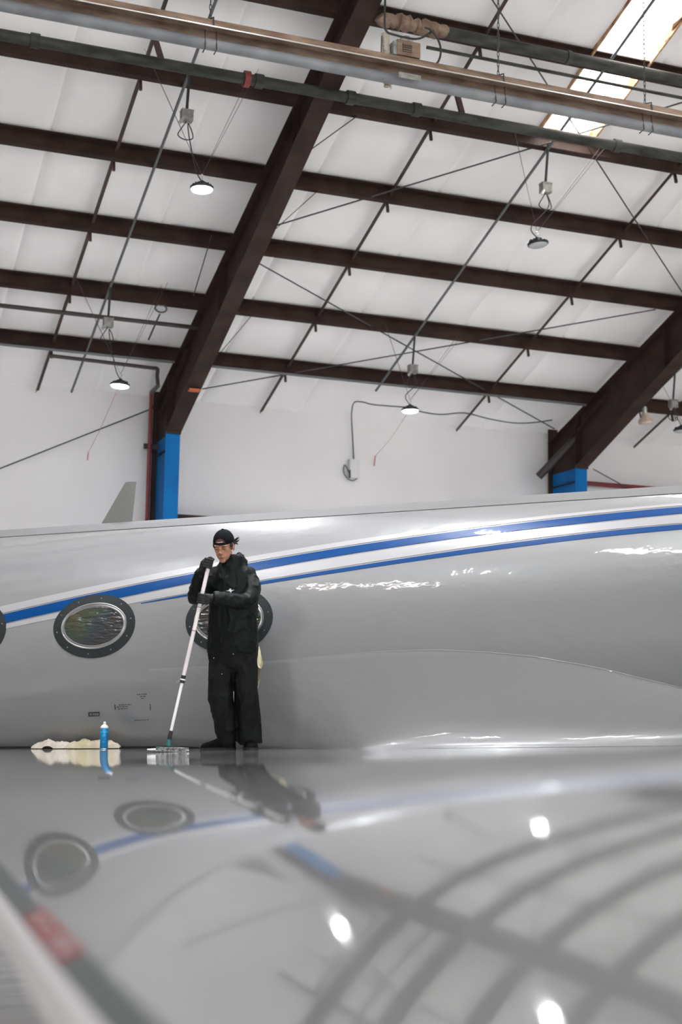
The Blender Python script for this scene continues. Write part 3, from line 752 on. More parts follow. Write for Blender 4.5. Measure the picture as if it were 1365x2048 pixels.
def wing():
    qs = np.concatenate([np.linspace(-1.6,3.4,70), np.linspace(3.6,19,70)])
    m = MB(); rows = []
    ts = np.concatenate([np.linspace(0,.30,40)**1.3/(.30**.3), np.linspace(.31,1,50)])
    PM = 7.5
    low = []
    for q in qs:
        row = []; p0 = pe(q); lim = None
        for t in ts:
            p = p0+(PM-p0)*t; P = wpt(p, q)
            row.append(P)
        rows.append(row)
    # keep only what lies outboard of the fuselage centre plane
    n = len(rows[0]); vs = [p for r in rows for p in r]; keep = []
    for i in range(len(rows)-1):
        for j in range(n-1):
            f = (i*n+j, i*n+j+1, (i+1)*n+j+1, (i+1)*n+j)
            if all(np.array(vs[k])@AO < FD-.15 for k in f): keep.append(f)
    m.add(vs, keep); m.build('wing_skin', M['wingpaint'], plane, smooth=True, angle=60, fix=False)
    # leading edge: nose roll and underside
    rows = []; under = []
    for q in qs:
        p0 = pe(q); z0 = wz(p0, q); sl = (wz(p0+.004,q)-wz(p0-.004,q))/.008
        a0 = math.atan(sl); r = .030; row = []
        # arc starting tangent to the skin, turning down and under
        for k in range(0, 15):
            a = a0 + (math.pi*0.98-a0)*k/14
            # position along arc: direction is -(cos a) in p, -(sin a) in z
            dp = -r*(math.sin(a)-math.sin(a0)); dz = -r*(math.cos(a0)-math.cos(a))
            row.append((p0+dp, z0+dz))
        p_, z_ = row[-1]
        rows.append([np.array([*(LE0+EP*pp+ES*q), zz+.0005]) for pp, zz in row])
        under.append([np.array([*(LE0+EP*(p_+(PM-p_)*t)+ES*q), z_ - .12*math.sin(math.pi*t**.7)*(1-t) + (wz(PM,q)-z_)*t**2]) for t in (0,.05,.15,.3,.5,.7,.85,1)])
    def trimmed(rows, name, mat):
        n = len(rows[0]); vs = [p for r in rows for p in r]; keep = []
        for i in range(len(rows)-1):
            for j in range(n-1):
                f = (i*n+j, (i+1)*n+j, (i+1)*n+j+1, i*n+j+1)
                if all(vs[k]@AO < FD-.15 for k in f): keep.append(f)
        return MB().add(vs, keep).build(name, mat, plane, smooth=True, angle=60)
    trimmed(rows, 'leading_edge', M['le'])
    trimmed(under, 'wing_underside', M['wingpaint'])
M['le'] = new_mat('pale_leading_edge', (.60,.57,.57), .3, .0)
wing()
# root seal along the forward joint of wing and body, and fairing behind it
def root(s_):
    """(ang, P) where the fuselage meets the wing top"""
    lo, hi = -88.0, -5.0
    for _ in range(40):
        mid = (lo+hi)/2; P = fus(s_, mid)
        if P[2] < wz(*wpq(P)): lo = mid
        else: hi = mid
    return lo, fus(s_, lo)
def s_at_px(x):
    lo, hi = -16.0, 4.0
    for _ in range(40):
        mid = (lo+hi)/2; P = root(mid)[1]; px = CX+F_PX*(P@cam_r)/(P@fwd)
        if px < x: lo = mid
        else: hi = mid
    return lo
sA, sB = s_at_px(-200), s_at_px(470)
MB().tube([root(s_)[1]-AO*.012+np.array([0,0,.004]) for s_ in np.linspace(sA,sB,60)], .011, 6).build('root_seal', M['seal'], plane, smooth=True)
crease = [fhit(*q) for q in ((-100,1352),(100,1345),(330,1337),(430,1332),(540,1322),(665,1311),(770,1303),(870,1300),(970,1304),(1075,1314),(1200,1336),(1365,1376),(1480,1410))]
cs = [c[0] for c in crease]; ca_ = [c[1] for c in crease]
def fairing():
    s0, s1 = s_at_px(330), cs[-1]+3
    rows = []; gs = []
    for s_ in np.linspace(s0, s1, 110):
        ar, R = root(s_); at = np.interp(s_, cs, ca_)
        if s_ > cs[-1]: at = ca_[-1]-(s_-cs[-1])*8
        at = max(at, ar+4)
        g = min(1, max(0, (s_-s0)/2.6)); g = g*g*(3-2*g); gs.append(g)
        T = fus(s_, at, .0008+.003*g); oT = -(T-FC)@AO; oR = -(R-FC)@AO
        def col_(o): return R-AO*(o-oR)
        k = max(oT, oR)
        Cc = col_(k+.01+.02*g); Cc = np.array([Cc[0],Cc[1],wz(*wpq(Cc))+.01])
        Wp = col_(k+.06+.15*g); Wp = np.array([Wp[0],Wp[1],wz(*wpq(Wp))+.001])
        row = []
        for u_ in np.linspace(0,1,30):
            F_ = (1-u_)**2*T + 2*u_*(1-u_)*Cc + u_*u_*Wp
            cyl = fus(s_, at+(ar-2-at)*u_, .0008)
            row.append(cyl*(1-g)+F_*g)
        rows.append([fus(s_, at+1.0, -.01)]+row)
    MB().grid(rows).build('wing_root_fairing', M['paint'], plane, smooth=True, angle=35, fix=False)
    k0 = next(i for i, g in enumerate(gs) if g > .35)
    MB().tube([r[1]+np.array([0,0,.0]) for r in rows[k0:]], [.0005+.0025*min(1,(i/25)) for i in range(len(rows)-k0)], 6).build('fairing_lip', M['paint'], plane, smooth=True)
fairing()
# stencils near the wing root
stencil([(274,1388,296,1.6),(281,1392,292,1.4),(283,1396,290,1.4),(238,1409,263,1.5),(234,1413,258,1.6),(236,1417,255,1.6)], 'stencil', 'tiny black stencilled notes')
frame_line([(230,1409),(231,1419)], .004, 'stencil')
frame_line([(301,1408),(301,1420)], .003, 'stencil'); stencil([(270,1440,298,1.2)], 'stencil')
stencil([(552,1376,574,1.6),(556,1380,568,1.6),(559,1384,567,1.6),(519,1399,537,1.6),(519,1403,534,1.6),(523,1407,532,1.6)], 'stencil', 'tiny black stencilled notes')
frame_line([(580,1393),(580,1430),(543,1432)], .005, 'stencil')
def placard():
    cs_ = [(177,1424),(200,1423),(200,1432),(177,1433)]
    o = MB().add([fus(*fhit(*c), .003) for c in cs_], [(0,1,2,3)]).build('placard', M['decal'], plane)
    m = MB()
    for i,(a,b) in enumerate(((180,184),(186,189),(190,193),(194,198))):
        m.add([fus(*fhit(*c), .005) for c in ((a,1426),(b,1426),(b,1430),(a,1430))], [(0,1,2,3)])
    m.build('placard_marks', M['antenna'], plane)
placard()
# red patch with white bars near the leading edge
def le_patch():
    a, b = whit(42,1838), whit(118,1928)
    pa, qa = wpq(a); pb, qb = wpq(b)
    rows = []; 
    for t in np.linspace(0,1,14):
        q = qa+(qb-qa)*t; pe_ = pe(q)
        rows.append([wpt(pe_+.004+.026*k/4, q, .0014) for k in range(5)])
    MB().grid(rows).build('red_patch', new_mat('red_patch_colour', (.22,.018,.022), .5), plane, smooth=True)
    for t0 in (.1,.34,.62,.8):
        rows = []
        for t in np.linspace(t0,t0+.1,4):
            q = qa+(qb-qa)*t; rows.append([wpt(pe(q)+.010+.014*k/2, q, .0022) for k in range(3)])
        MB().grid(rows).build('white_bar', M['paint_white'], plane)
le_patch()
# landing gear under the wing and nose, outside the view
def gear(c, r, top, n=2):
    c = np.array(c, float)
    g = MB().tube([c+[0,0,r], [c[0],c[1],top]], .09, 12).build('gear_leg', M['winring'], plane, smooth=True)
    for k in (-1,1):
        w = c+AO*.22*k+np.array([0,0,r])
        MB().lathe([(r*.55,-.11),(r*.9,-.12),(r,-.06),(r,.06),(r*.9,.12),(r*.55,.11)], w, AO, 28).build('wheel', M['seal'], plane, smooth=True)
gp = FC+AX*(-4.6)
gear((gp-AO*1.9)[:2].tolist()+[FL], .45, -.55); gear((gp+AO*1.9)[:2].tolist()+[FL], .45, -.2); gear((FC+AX*(-15.6))[:2].tolist()+[FL], .28, FZ-FR+.25)
# engine nacelle on its pylon behind the wing, outside the view
def nacelle():
    c = FC - AO*2.3 + AU*.62
    MB().lathe([(.62,.25),(.70,-.05),(.80,.0),(.88,.5),(.92,1.4),(.90,2.6),(.78,3.8),(.60,4.5),(.55,4.3)], c+AX*.1, AX, 40, cap=True).build('engine_nacelle', M['paint'], plane, smooth=True, angle=60, fix=True)
    MB().box(c+AX*2.6+AO*1.0, (2.6, 1.0, .16), (AX, AO, AU)).build('engine_pylon', M['paint'], plane)
nacelle()
# dark band of reflections beside the leading edge, painted as a strip
def strip():
    rows = []
    for q in np.linspace(-1.5, 15, 160):
        rows.append([wpt(pe(q)+.030*k/4, q, .0008) for k in range(5)])
    MB().grid(rows).build('reflection_strip', new_mat('dark_reflection_strip', (.045,.055,.055), .35), plane, smooth=True)
strip()

# ------------------------------------------------------------------ helpers for soft bodies
from mathutils import noise as mnoise
def remesh_build(mb, name, mat, parent, voxel=.008, smooth=4, disp=None):
    base = np.array(parent['_b'])
    me = mb.mesh('tmp', base); o = bpy.data.objects.new('tmp', me); col.objects.link(o)
    r = o.modifiers.new('r', 'REMESH'); r.mode = 'VOXEL'; r.voxel_size = voxel
    s = o.modifiers.new('s', 'SMOOTH'); s.factor = .5; s.iterations = smooth
    bpy.context.view_layer.update()
    ev = o.evaluated_get(bpy.context.evaluated_depsgraph_get())
    out = bpy.data.meshes.new_from_object(ev); out.name = name
    bpy.data.objects.remove(o)
    if disp:
        for v, n in zip(out.vertices, [Vector(x.vector) for x in out.vertex_normals]):
            v.co += n*disp(v.co)
        out.update()
    out.materials.clear(); out.materials.append(mat); out.shade_smooth()
    ob = bpy.data.objects.new(name, out); col.objects.link(ob); ob.parent = parent; ob['_b'] = list(parent['_b'])
    return ob
RH = np.array([math.cos(YAW), -math.sin(YAW), 0]); FH = np.array([-math.sin(YAW), -math.cos(YAW), 0]); UZ = np.array([0,0,1.0])   # image right, toward camera, up
MD = 11.2
def MP(x, y, c=0.0): return dep(x, y, MD-c)
def ering(c, rx, ry, ax=RH, ay=FH, n=20): return [c+ax*rx*math.cos(t)+ay*ry*math.sin(t) for t in np.linspace(0,2*math.pi,n,endpoint=False)]
def ellipsoid(mb, c, r, A=None, n=14, m=10):
    A = np.eye(3) if A is None else A
    rows = []
    for i in range(1, m):
        ph = math.pi*i/m
        rows.append([c + A[0]*r[0]*math.sin(ph)*math.cos(t) + A[1]*r[1]*math.sin(ph)*math.sin(t) + A[2]*r[2]*math.cos(ph) for t in np.linspace(0,2*math.pi,n,endpoint=False)])
    mb.loft(rows[::-1]); return mb

# ------------------------------------------------------------------ person
feet = MP(470,1499,0)
person = thing('person', feet, 'person in black jacket, trousers, gloves and backwards cap, mopping the wing', 'person')
M['skin'] = noise_mix(new_mat('skin', rough=.5), (.36,.17,.105), (.44,.22,.14), 20, 2)
M['jacket'] = noise_mix(new_mat('black_rain_jacket', rough=.5, spec=.14), (.0022,.0031,.0030), (.0058,.0072,.0069), 9, 4, bump=.35, bscale=30, bdist=.004)
M['trousers'] = noise_mix(new_mat('black_work_trousers', rough=.65, spec=.15), (.003,.0034,.0034), (.007,.008,.0078), 9, 4, bump=.35, bscale=34, bdist=.004)
M['glove'] = noise_mix(new_mat('dark_grey_gloves', rough=.6, spec=.2), (.010,.0105,.011), (.022,.023,.024), 30, 3)
M['cap'] = noise_mix(new_mat('black_cap_cloth', rough=.8, spec=.1), (.003,.0035,.004), (.006,.007,.0075), 40, 3)
M['shoe'] = noise_mix(new_mat('black_shoe', rough=.7, spec=.06), (.0015,.0015,.0015), (.004,.004,.004), 25, 3)
M['hair'] = new_mat('black_hair', (.010,.008,.007), .45)

def limb(mb, pts, n=16):
    """pts: list of (P, r); smooth tapered tube"""
    P = smoothpath([p for p, r in pts], 5); R = []
    for i in range(len(pts)-1):
        for t in np.linspace(0,1,5,endpoint=False): R.append(pts[i][1]+(pts[i+1][1]-pts[i][1])*t)
    R.append(pts[-1][1]); mb.tube(P, R, n); return mb
legR = [(MP(446,1302,0),.100),(MP(443,1345,.02),.104),(MP(441,1392,.06),.094),(MP(450,1438,.03),.084),(MP(458,1484,.0),.078)]
legL = [(MP(488,1302,0),.098),(MP(491,1345,.02),.098),(MP(493,1392,.04),.090),(MP(497,1438,.01),.091),(MP(500,1486,.0),.096)]
armL = [(MP(493,1153,-.01),.075),(MP(503,1174,.05),.071),(MP(498,1197,.15),.064),(MP(482,1203,.23),.058),(MP(452,1198,.29),.050),(MP(427,1195,.32),.041)]
armR = [(MP(433,1152,.0),.070),(MP(410,1170,.06),.066),(MP(393,1192,.12),.060),(MP(390,1190,.18),.056),(MP(396,1163,.25),.050),(MP(404,1143,.29),.040)]
HC = MP(448,1093,.06)                                       # head centre
# head axes: face turned a little to the left, looking down at the mop
yw, pt_ = math.radians(-14), math.radians(24)
hx = RH*math.cos(yw)+FH*math.sin(-yw)*0 + FH*math.sin(-yw)*0
hy = FH*math.cos(yw)+RH*math.sin(yw); hx = RH*math.cos(yw)-FH*math.sin(yw)
hy2 = hy*math.cos(pt_)-UZ*math.sin(pt_); hz = UZ*math.cos(pt_)+hy*math.sin(pt_)
HA = np.array([hx, hy2, hz])
def HL(x, y, z): return HC + HA[0]*x + HA[1]*y + HA[2]*z
def make_body():
    b = MB()
    E_ = lambda c, r: ellipsoid(b, HL(*c), r, HA)
    E_((0,-.012,.035),(.074,.092,.088)); E_((0,.028,-.035),(.060,.058,.082)); E_((0,.066,-.094),(.027,.022,.022))
    E_((0,.098,-.022),(.0125,.017,.016)); E_((0,.090,.002),(.009,.012,.028)); E_((0,.085,-.058),(.023,.011,.0075)); E_((0,.083,-.068),(.019,.010,.0075))
    for s_ in (-1,1):
        E_((s_*.076,-.008,-.008),(.010,.019,.030)); E_((s_*.038,.056,-.012),(.022,.020,.024)); E_((s_*.033,.076,.030),(.024,.012,.009)); E_((s_*.013,.093,-.030),(.008,.010,.008))
        E_((s_*.032,.074,.009),(.015,.010,.009))
    b.tube([HL(0,-.02,-.03), HL(0,-.03,-.10), MP(463,1138,-.04), MP(465,1165,-.03)], [.052,.055,.062,.10], 14)
    b.loft([ering(MP(466,y_,0), rx, ry) for y_, rx, ry in ((1335,.06,.06),(1318,.15,.10),(1290,.165,.115),(1250,.155,.11),(1200,.16,.11),(1165,.165,.105),(1147,.12,.08),(1135,.06,.06))][::-1])
    for L, k in ((legR,.05),(legL,.05),(armL,.022),(armR,.022)):
        P = [p for p, r in L]; R = [max(r-k,.030) for p, r in L]
        limb(b, list(zip(P, R)), 12)
    limb(b, [(legR[-1][0],.035),(MP(457,1493,0),.032),(MP(420,1496,.01),.025)], 10); limb(b, [(legL[-1][0],.035),(MP(501,1492,.02),.032),(MP(503,1494,.12),.026)], 10)
    return remesh_build(b, 'body', M['skin'], person, .006, 3)
body = make_body(); body['label'] = 'face and neck, looking down'

def folds(amp, sc, seed, stretch=(1,1,.45)):
    off = Vector((seed*3.1, seed*1.7, seed))
    def f(co):
        p = Vector((co.x*sc*stretch[0], co.y*sc*stretch[1], co.z*sc*stretch[2]))+off
        q = mnoise.noise(p); r = 1-abs(mnoise.noise(p*1.9+Vector((7,3,1))))*2.2
        return amp*(.6*q + .5*max(0, r)**2)
    return f
# trousers
b = MB()
b.loft([ering(MP(466,y_,0), rx, ry) for y_, rx, ry in ((1348,.05,.06),(1336,.15,.115),(1318,.192,.135),(1296,.194,.14),(1275,.175,.13))][::-1])
limb(b, legR); limb(b, legL)
trousers = remesh_build(b, 'trousers', M['trousers'], person, .0085, 3, folds(.017, 9, 2))
for i, (x_, y_, c_) in enumerate(((428,1316,.16),(467,1308,.18),(444,1348,.15))):
    MB().lathe([(.004,0),(.003,.003)], MP(x_,y_,c_), FH, 8).build('rivet', M['winring'], person)
# jacket
b = MB()
b.loft([ering(MP(cx_,y_,0), rx, ry) for y_, cx_, rx, ry in ((1306,466,.196,.150),(1290,466,.200,.155),(1250,467,.195,.152),(1210,467,.190,.150),(1180,466,.186,.145),(1160,465,.180,.132),(1146,464,.150,.112),(1134,463,.112,.098),(1124,464,.094,.090),(1113,468,.084,.080))][::-1])
limb(b, armL); limb(b, armR)
limb(b, [(MP(475,1108,.0),.024),(MP(481,1116,-.01),.036),(MP(483,1127,-.03),.050),(MP(476,1136,-.06),.062),(MP(462,1140,-.09),.065)], 14)   # hood folded on the shoulder
for A_ in (armL, armR): ellipsoid(b, A_[0][0]+UZ*.0, (.082,.085,.08))
jacket = remesh_build(b, 'jacket', M['jacket'], person, .0085, 3, folds(.016, 8, 5, (1,1,.8)))
MB().tube([MP(450,1136,.16),MP(449,1160,.185),MP(450,1200,.19),MP(452,1250,.185),MP(454,1303,.175)], .006, 6).build('zip', M['trousers'], jacket, smooth=True)
def emblem():
    c = MP(461,1181,.21); m = MB()
    pts_ = [(-.035,-.004),(-.012,.002),(-.004,.016),(.004,.014),(.006,.003),(.030,.006),(.012,-.004),(.004,-.016),(-.006,-.006)]
    n = len(pts_)
    m.add([c+RH*x+UZ*y+FH*.002 for x,y in pts_]+[c+RH*x+UZ*y-FH*.012 for x,y in pts_], [tuple(range(n))]+[(j,(j+1)%n,n+(j+1)%n,n+j) for j in range(n)])
    o = m.build('chest_emblem', new_mat('pale_emblem_print', (.62,.72,.82), .5), jacket); o['label'] = 'small pale emblem on the chest'
emblem()
# cuffs
for A_, nm in ((armL,'l'),(armR,'r')):
    p0, p1 = A_[-2][0], A_[-1][0]; d = (p1-p0)/np.linalg.norm(p1-p0)
    MB().tube([p1-d*.035, p1+d*.004], [.045,.043], 14).build('cuff', M['trousers'], jacket, smooth=True)
# cap, worn backwards
def cap():
    m = MB(); rows = []
    N = 28
    for i in range(0, 9):
        ph = math.radians(4+i*10.8)                       # from crown down to the band
        rows.append([HL(.083*math.sin(ph)*math.cos(t), -.012+.101*math.sin(ph)*math.sin(t), .038+.097*math.cos(ph)) for t in np.linspace(0,2*math.pi,N,endpoint=False)])
    inner = []
    rows.append([HL(.080*math.cos(t), -.012+.097*math.sin(t), .036) for t in np.linspace(0,2*math.pi,N,endpoint=False)])
    m.loft(rows, cap=True)
    o = m.build('cap', M['cap'], person, smooth=True, angle=60, fix=True)
    MB().lathe([(.010,0),(.008,.006),(.002,.009)], HL(0,-.012,.134), HA[2], 10).build('button', M['cap'], o, smooth=True)
    # brim at the back
    rows = []
    for k in range(4):
        rr_ = .10+.022*k
        rows.append([HL((.078+.004*k)*math.sin(t)*1.0, -.02-rr_*math.cos(t)*.95, .040-.010*k-.02*math.sin(t)**2) for t in np.linspace(-1.0,1.0,14)])
    g_ = MB().grid(rows); g_.grid([[np.array(p)-HA[2]*.004 for p in r] for r in rows]); g_.build('brim', M['cap'], o, smooth=True)
    # arched opening above the strap on the forehead
    arch = []
    for t in np.linspace(0, math.pi, 13):
        arch.append((.040*math.cos(t), .034*math.sin(t)))
    def on(x, zz, off): 
        ph_y = math.sqrt(max(0, 1-(x/.083)**2-((zz)/.097)**2)); return HL(x, -.012+.101*ph_y+off, .038+zz)
    n = len(arch); m = MB(); m.add([on(x, .014+zz, .003) for x, zz in arch]+[on(0,.026,.004)], [(j, j+1, n) for j in range(n-1)]+[(n-1,0,n)])
    q = m.build('opening', new_mat('dark_red_label', (.075,.014,.014), .6), o)
    m = MB()
    for x0, x1, z0, z1 in ((-.024,-.012,.020,.026),(-.010,.004,.020,.027),(.007,.026,.021,.028)):
        m.add([on(x0,z0,.005),on(x1,z0,.005),on(x1,z1,.005),on(x0,z1,.005)], [(0,1,2,3)])
    m.build('label_print', new_mat('pale_label_print', (.42,.38,.38), .5), o)
    rows = [[on(x, zz, .005) for x in np.linspace(-.06,.06,14)] for zz in (.0,.006,.012)]
    MB().grid(rows).build('strap', M['trousers'], o, smooth=True)
cap()
def hair():
    m = MB()
    ellipsoid(m, HL(0,-.040,.012), (.080,.075,.066), HA)
    for s_ in (-1, 1): ellipsoid(m, HL(s_*.071,.018,.018), (.010,.022,.022), HA)
    r = random.Random(4)
    for k in range(9):
        a = HL(.078,-.02-.01*r.random(),.03+.012*r.uniform(-1,1)); d = HA[0]*r.uniform(.03,.05)+HA[2]*r.uniform(-.02,.035)-HA[1]*r.uniform(0,.02)
        m.tube([a, a+d*.6, a+d], [.007,.005,.001], 5)
    m.build('hair', M['hair'], person, smooth=True)
hair()
def face_bits():
    m_b = new_mat('eyebrow_hair', (.03,.018,.014), .6)
    for s_ in (-1,1):
        MB().tube([HL(s_*.016,.0915,.021), HL(s_*.032,.0905,.027), HL(s_*.050,.077,.022)], [.003,.0038,.0018], 6).build('eyebrow', m_b, body)
        MB().tube([HL(s_*.018,.0835,.004), HL(s_*.032,.0855,-.0005), HL(s_*.047,.074,.003)], [.0016,.0026,.0014], 6).build('eyelashes', m_b, body)
    m_l = new_mat('lips', (.30,.105,.085), .4)
    MB().tube([HL(-.020,.0885,-.0635), HL(-.008,.0960,-.0585), HL(0,.0970,-.0590), HL(.008,.0960,-.0585), HL(.020,.0885,-.0635)], [.0015,.004,.004,.004,.0015], 6).build('lips', m_l, body, smooth=True)
    MB().tube([HL(-.017,.0885,-.067), HL(0,.0945,-.0675), HL(.017,.0885,-.067)], [.0015,.0045,.0015], 6).build('lips', m_l, body, smooth=True)
face_bits()
for L_, e_ in ((legR, MP(459,1494,0)), (legL, MP(500,1493,.0))):
    MB().tube([L_[-1][0]+UZ*.05, L_[-1][0]-UZ*.005, e_], [.050,.046,.044], 14).build('sock', M['trousers'], person, smooth=True)
# shoes
def shoe(heel, toe, name='shoe', w=.047, flip=False):
    d = toe-heel; L = np.linalg.norm(d); d /= L; sd = np.cross(UZ, d)
    sd /= np.linalg.norm(sd); m = MB(); rings = []
    for t, ww, h in ((-.02,.6,.06),(.05,.9,.085),(.25,.95,.095),(.45,.95,.085),(.65,1.05,.065),(.85,1.0,.050),(.97,.7,.035),(1.02,.3,.018)):
        c = heel+d*L*t; r_ = []
        for a in np.linspace(0, math.pi, 11): r_.append(c+sd*w*ww*math.cos(a)+UZ*(h*math.sin(a)**.7+.012))
        for a in (-1,-.4,.4,1): r_.append(c+sd*w*ww*a*1.0+UZ*.012)
        rings.append(r_)
    o = m.loft(rings).build(name, M['shoe'], person, smooth=True, angle=60, fix=True)
    m = MB(); rings = []
    for t, ww in ((-.03,.6),(.05,.95),(.25,.95),(.45,.92),(.65,1.08),(.85,1.03),(.98,.72),(1.035,.3)):
        c = heel+d*L*t; rings.append([c+sd*w*1.05*ww*a+UZ*z_ for a, z_ in ((-1,0),(1,0),(1,.018),(-1,.018))])
    m.loft(rings).build('sole', new_mat('black_sole', (.004,.004,.004), .7), o, fix=True)
    for t in (.38,.47,.56): MB().tube([heel+d*L*t-sd*.022+UZ*.085*(1.25-t), heel+d*L*t+UZ*(.112-.09*(t-.3)), heel+d*L*t+sd*.022+UZ*.085*(1.25-t)], .0035, 5).build('lace', M['glove'], o)
def onwing(P, dz=.0): P = np.array(P, float); return np.array([P[0], P[1], wz(*wpq(P))+dz])
hR = onwing(MP(470,1496,-.02)); shoe(hR, onwing(hR - RH*.262 + FH*.035))
hL_ = onwing(MP(499,1494,-.07)); shoe(hL_, onwing(hL_ + FH*.255 + RH*.035), w=.052)

# ------------------------------------------------------------------ mop
Bm = onwing(dep(337,1503,10.72), 0); T0 = MP(420,1121,.34); J = Bm+UZ*.075
PA = (T0-J)/np.linalg.norm(T0-J)
mop = thing('flat_mop', Bm, 'flat mop with long white telescopic pole held by the person', 'mop')
def at_y(yt):
    lo, hi = 0.0, 1.0
    for _ in range(40):
        mid = (lo+hi)/2; P = J+(T0-J)*mid; yy = CY-F_PX*(P@cam_u)/(P@fwd)
        if yy > yt: lo = mid
        else: hi = mid
    return J+(T0-J)*lo
K = at_y(1357)
M['polewhite'] = noise_mix(new_mat('white_pole', rough=.35), (.62,.57,.55), (.72,.67,.65), 6, 2)
M['polelow'] = new_mat('bright_white_pole', (.78,.78,.77), .3)
M['teal'] = new_mat('teal_plastic', (.01,.12,.11), .4)
MB().tube([K, T0], .0150, 14).build('upper_pole', M['polewhite'], mop, smooth=True)
MB().tube([J+PA*.07, K+PA*.02], .0115, 14).build('lower_pole', M['polelow'], mop, smooth=True)
cl = MB().tube([K-PA*.035, K+PA*.025], .0185, 14).build('clamp', M['seal'], mop, smooth=True)
MB().bar(K-RH*.02-PA*.015, K-RH*.045-PA*.03, .012, .014).build('lever', M['boxgrey'], cl)
MB().tube([K-PA*.012, K-PA*.002], .020, 14).build('clamp_ring', M['polelow'], cl, smooth=True)
MB().tube([T0-PA*.03, T0+PA*.004], .0165, 14).build('end_grip', M['seal'], mop, smooth=True)
for yy in (1215,1262): MB().tube([at_y(yy), at_y(yy)+PA*.006], .0155, 14).build('pole_mark', new_mat('dark_pole_mark', (.22,.12,.12), .5), mop)
MB().tube([J+PA*.02, J+PA*.085], [.017,.0145], 12).build('socket', M['seal'], mop, smooth=True)
MB().tube([J-UZ*.03, J+PA*.03], [.022,.014], 12).build('swivel', M['teal'], mop, smooth=True)
mdir = RH*math.cos(.12)+FH*math.sin(.12)*.6; mdir /= np.linalg.norm(mdir); ms = np.cross(UZ, mdir)
def rounded(c, L, w, z0, z1, n=10, bul=.2):
    rings = []
    for t in np.linspace(-1,1,17):
        k = (1-abs(t)**4)**.5 if abs(t) < 1 else 0.02
        k = max(k, .25); rings.append([c+mdir*L/2*t+ms*w/2*k*math.cos(a)*(1 if True else 1)+UZ*((z0+z1)/2+(z1-z0)/2*math.sin(a)*max(k,.6)) for a in np.linspace(0,2*math.pi,12,endpoint=False)])
    return MB().loft(rings)
pad = rounded(onwing(Bm+mdir*-.003), .315, .115, .002, .026).build('pad', noise_mix(new_mat('white_mop_pad', rough=.9), (.50,.485,.46), (.66,.64,.61), 40, 3, bump=.5, bscale=90, bdist=.004), mop, smooth=True)
rounded(onwing(Bm+mdir*.035), .235, .085, .020, .036).build('plate', noise_mix(new_mat('speckled_grey_plate', rough=.6), (.03,.032,.033), (.25,.25,.24), 60, 2), mop, smooth=True)
MB().box(onwing(Bm-mdir*.075, .028), (.022,.10,.024), (mdir, ms, UZ)).build('end_clip', M['teal'], mop)
# fringe hanging over the front edge
fr = MB(); r = random.Random(2)
for i in range(38):
    t = -.55+1.5*i/37; c = onwing(Bm)+mdir*.150*t - ms*(.056*(1-abs(t)**4*.6)) ; 
    s_ = -1 if ((-ms)@FH) > 0 else 1
    fr.tube([c+UZ*.026, c+UZ*.012+(-ms)*.006, c+UZ*.003+(-ms)*r.uniform(.008,.014)], .004, 5)
fo = fr.build('fringe', bpy.data.materials['speckled_grey_plate'], mop); fo['kind'] = 'stuff'

# ------------------------------------------------------------------ gloved hands on the pole
def hand(center, wrist, start, sweep, name, thumb_up=True):
    a = PA; e1 = RH-a*(RH@a); e1 /= np.linalg.norm(e1); e2 = np.cross(a, e1)
    if e2@FH < 0: e2 = -e2
    b = MB(); rho = .0150+.0085
    def pt(th, off, rr_): return center+a*off+(e1*math.cos(th)+e2*math.sin(th))*rr_
    for k, off in enumerate((.030,.010,-.010,-.029)):
        Lk = (0.92,1.0,.95,.80)[k]
        P = [pt(start-sweep*.12, off, .040)] + [pt(start+sweep*Lk*t, off-.004*t, rho+.012*(1-t)**2) for t in np.linspace(0,1,9)]
        b.tube(P, [.0115]+[.0108,.0108,.0104,.0102,.010,.0098,.0095,.009,.0075], 9)
    # palm and back of the hand
    pc = pt(start-sweep*.10, 0, .040); d = wrist-pc
    ellipsoid(b, pc+d*.18, (.024,.040,.046), np.array([(pc-center)/np.linalg.norm(pc-center), np.cross(a,(pc-center)/np.linalg.norm(pc-center)), a]))
    b.tube([pc, pc+d*.45, wrist, wrist+d/np.linalg.norm(d)*.03], [.034,.032,.030,.033], 12)
    # thumb leaves the side of the palm and closes the other way round
    P = [pt(start-sweep*.25, .036, .045), pt(start-sweep*.32, .044, .034)] + [pt(start-sweep*(.36+.28*t), .046-.010*t, rho+.006) for t in np.linspace(0,1,5)]
    b.tube(P, [.014,.0135,.0125,.012,.0115,.011,.009], 9)
    return remesh_build(b, name, M['glove'], person, .004, 3)
hand(at_y(1127), armR[-1][0], math.radians(185), math.radians(-235), 'glove')
hand(at_y(1197), armL[-1][0], math.radians(-5), math.radians(235), 'glove')

# ------------------------------------------------------------------ towel, cloths, spray can
def strip_cloth():
    o = thing('hand_towel', MP(515,1300,-.08), 'pale yellow towel hanging from the back trouser pocket', 'towel')
    M['towel'] = noise_mix(new_mat('pale_yellow_towel', rough=.9), (.62,.58,.36), (.76,.72,.55), 30, 3, bump=.5, bscale=120, bdist=.003)
    def fold(pts_, wd, nm):
        rows = []
        for (x_, y_, w_) in pts_:
            c = MP(x_, y_, -.10); rows.append([c+RH*(w_*u_)+FH*(.035*math.sin(u_*5+y_*.05)+wd) for u_ in np.linspace(-.5,.5,9)])
        m = MB().grid(rows); m.grid([[p-FH*.006 for p in r_] for r_ in rows]); m.build(nm, M['towel'], o, smooth=True)
    fold([(514,1292,.03),(515,1310,.045),(515,1335,.05),(515,1360,.045),(514,1378,.02)], .0, 'back_fold')
    fold([(515,1292,.03),(517,1305,.04),(518,1318,.055),(519,1328,.060),(522,1337,.012)], .02, 'front_fold')
strip_cloth()
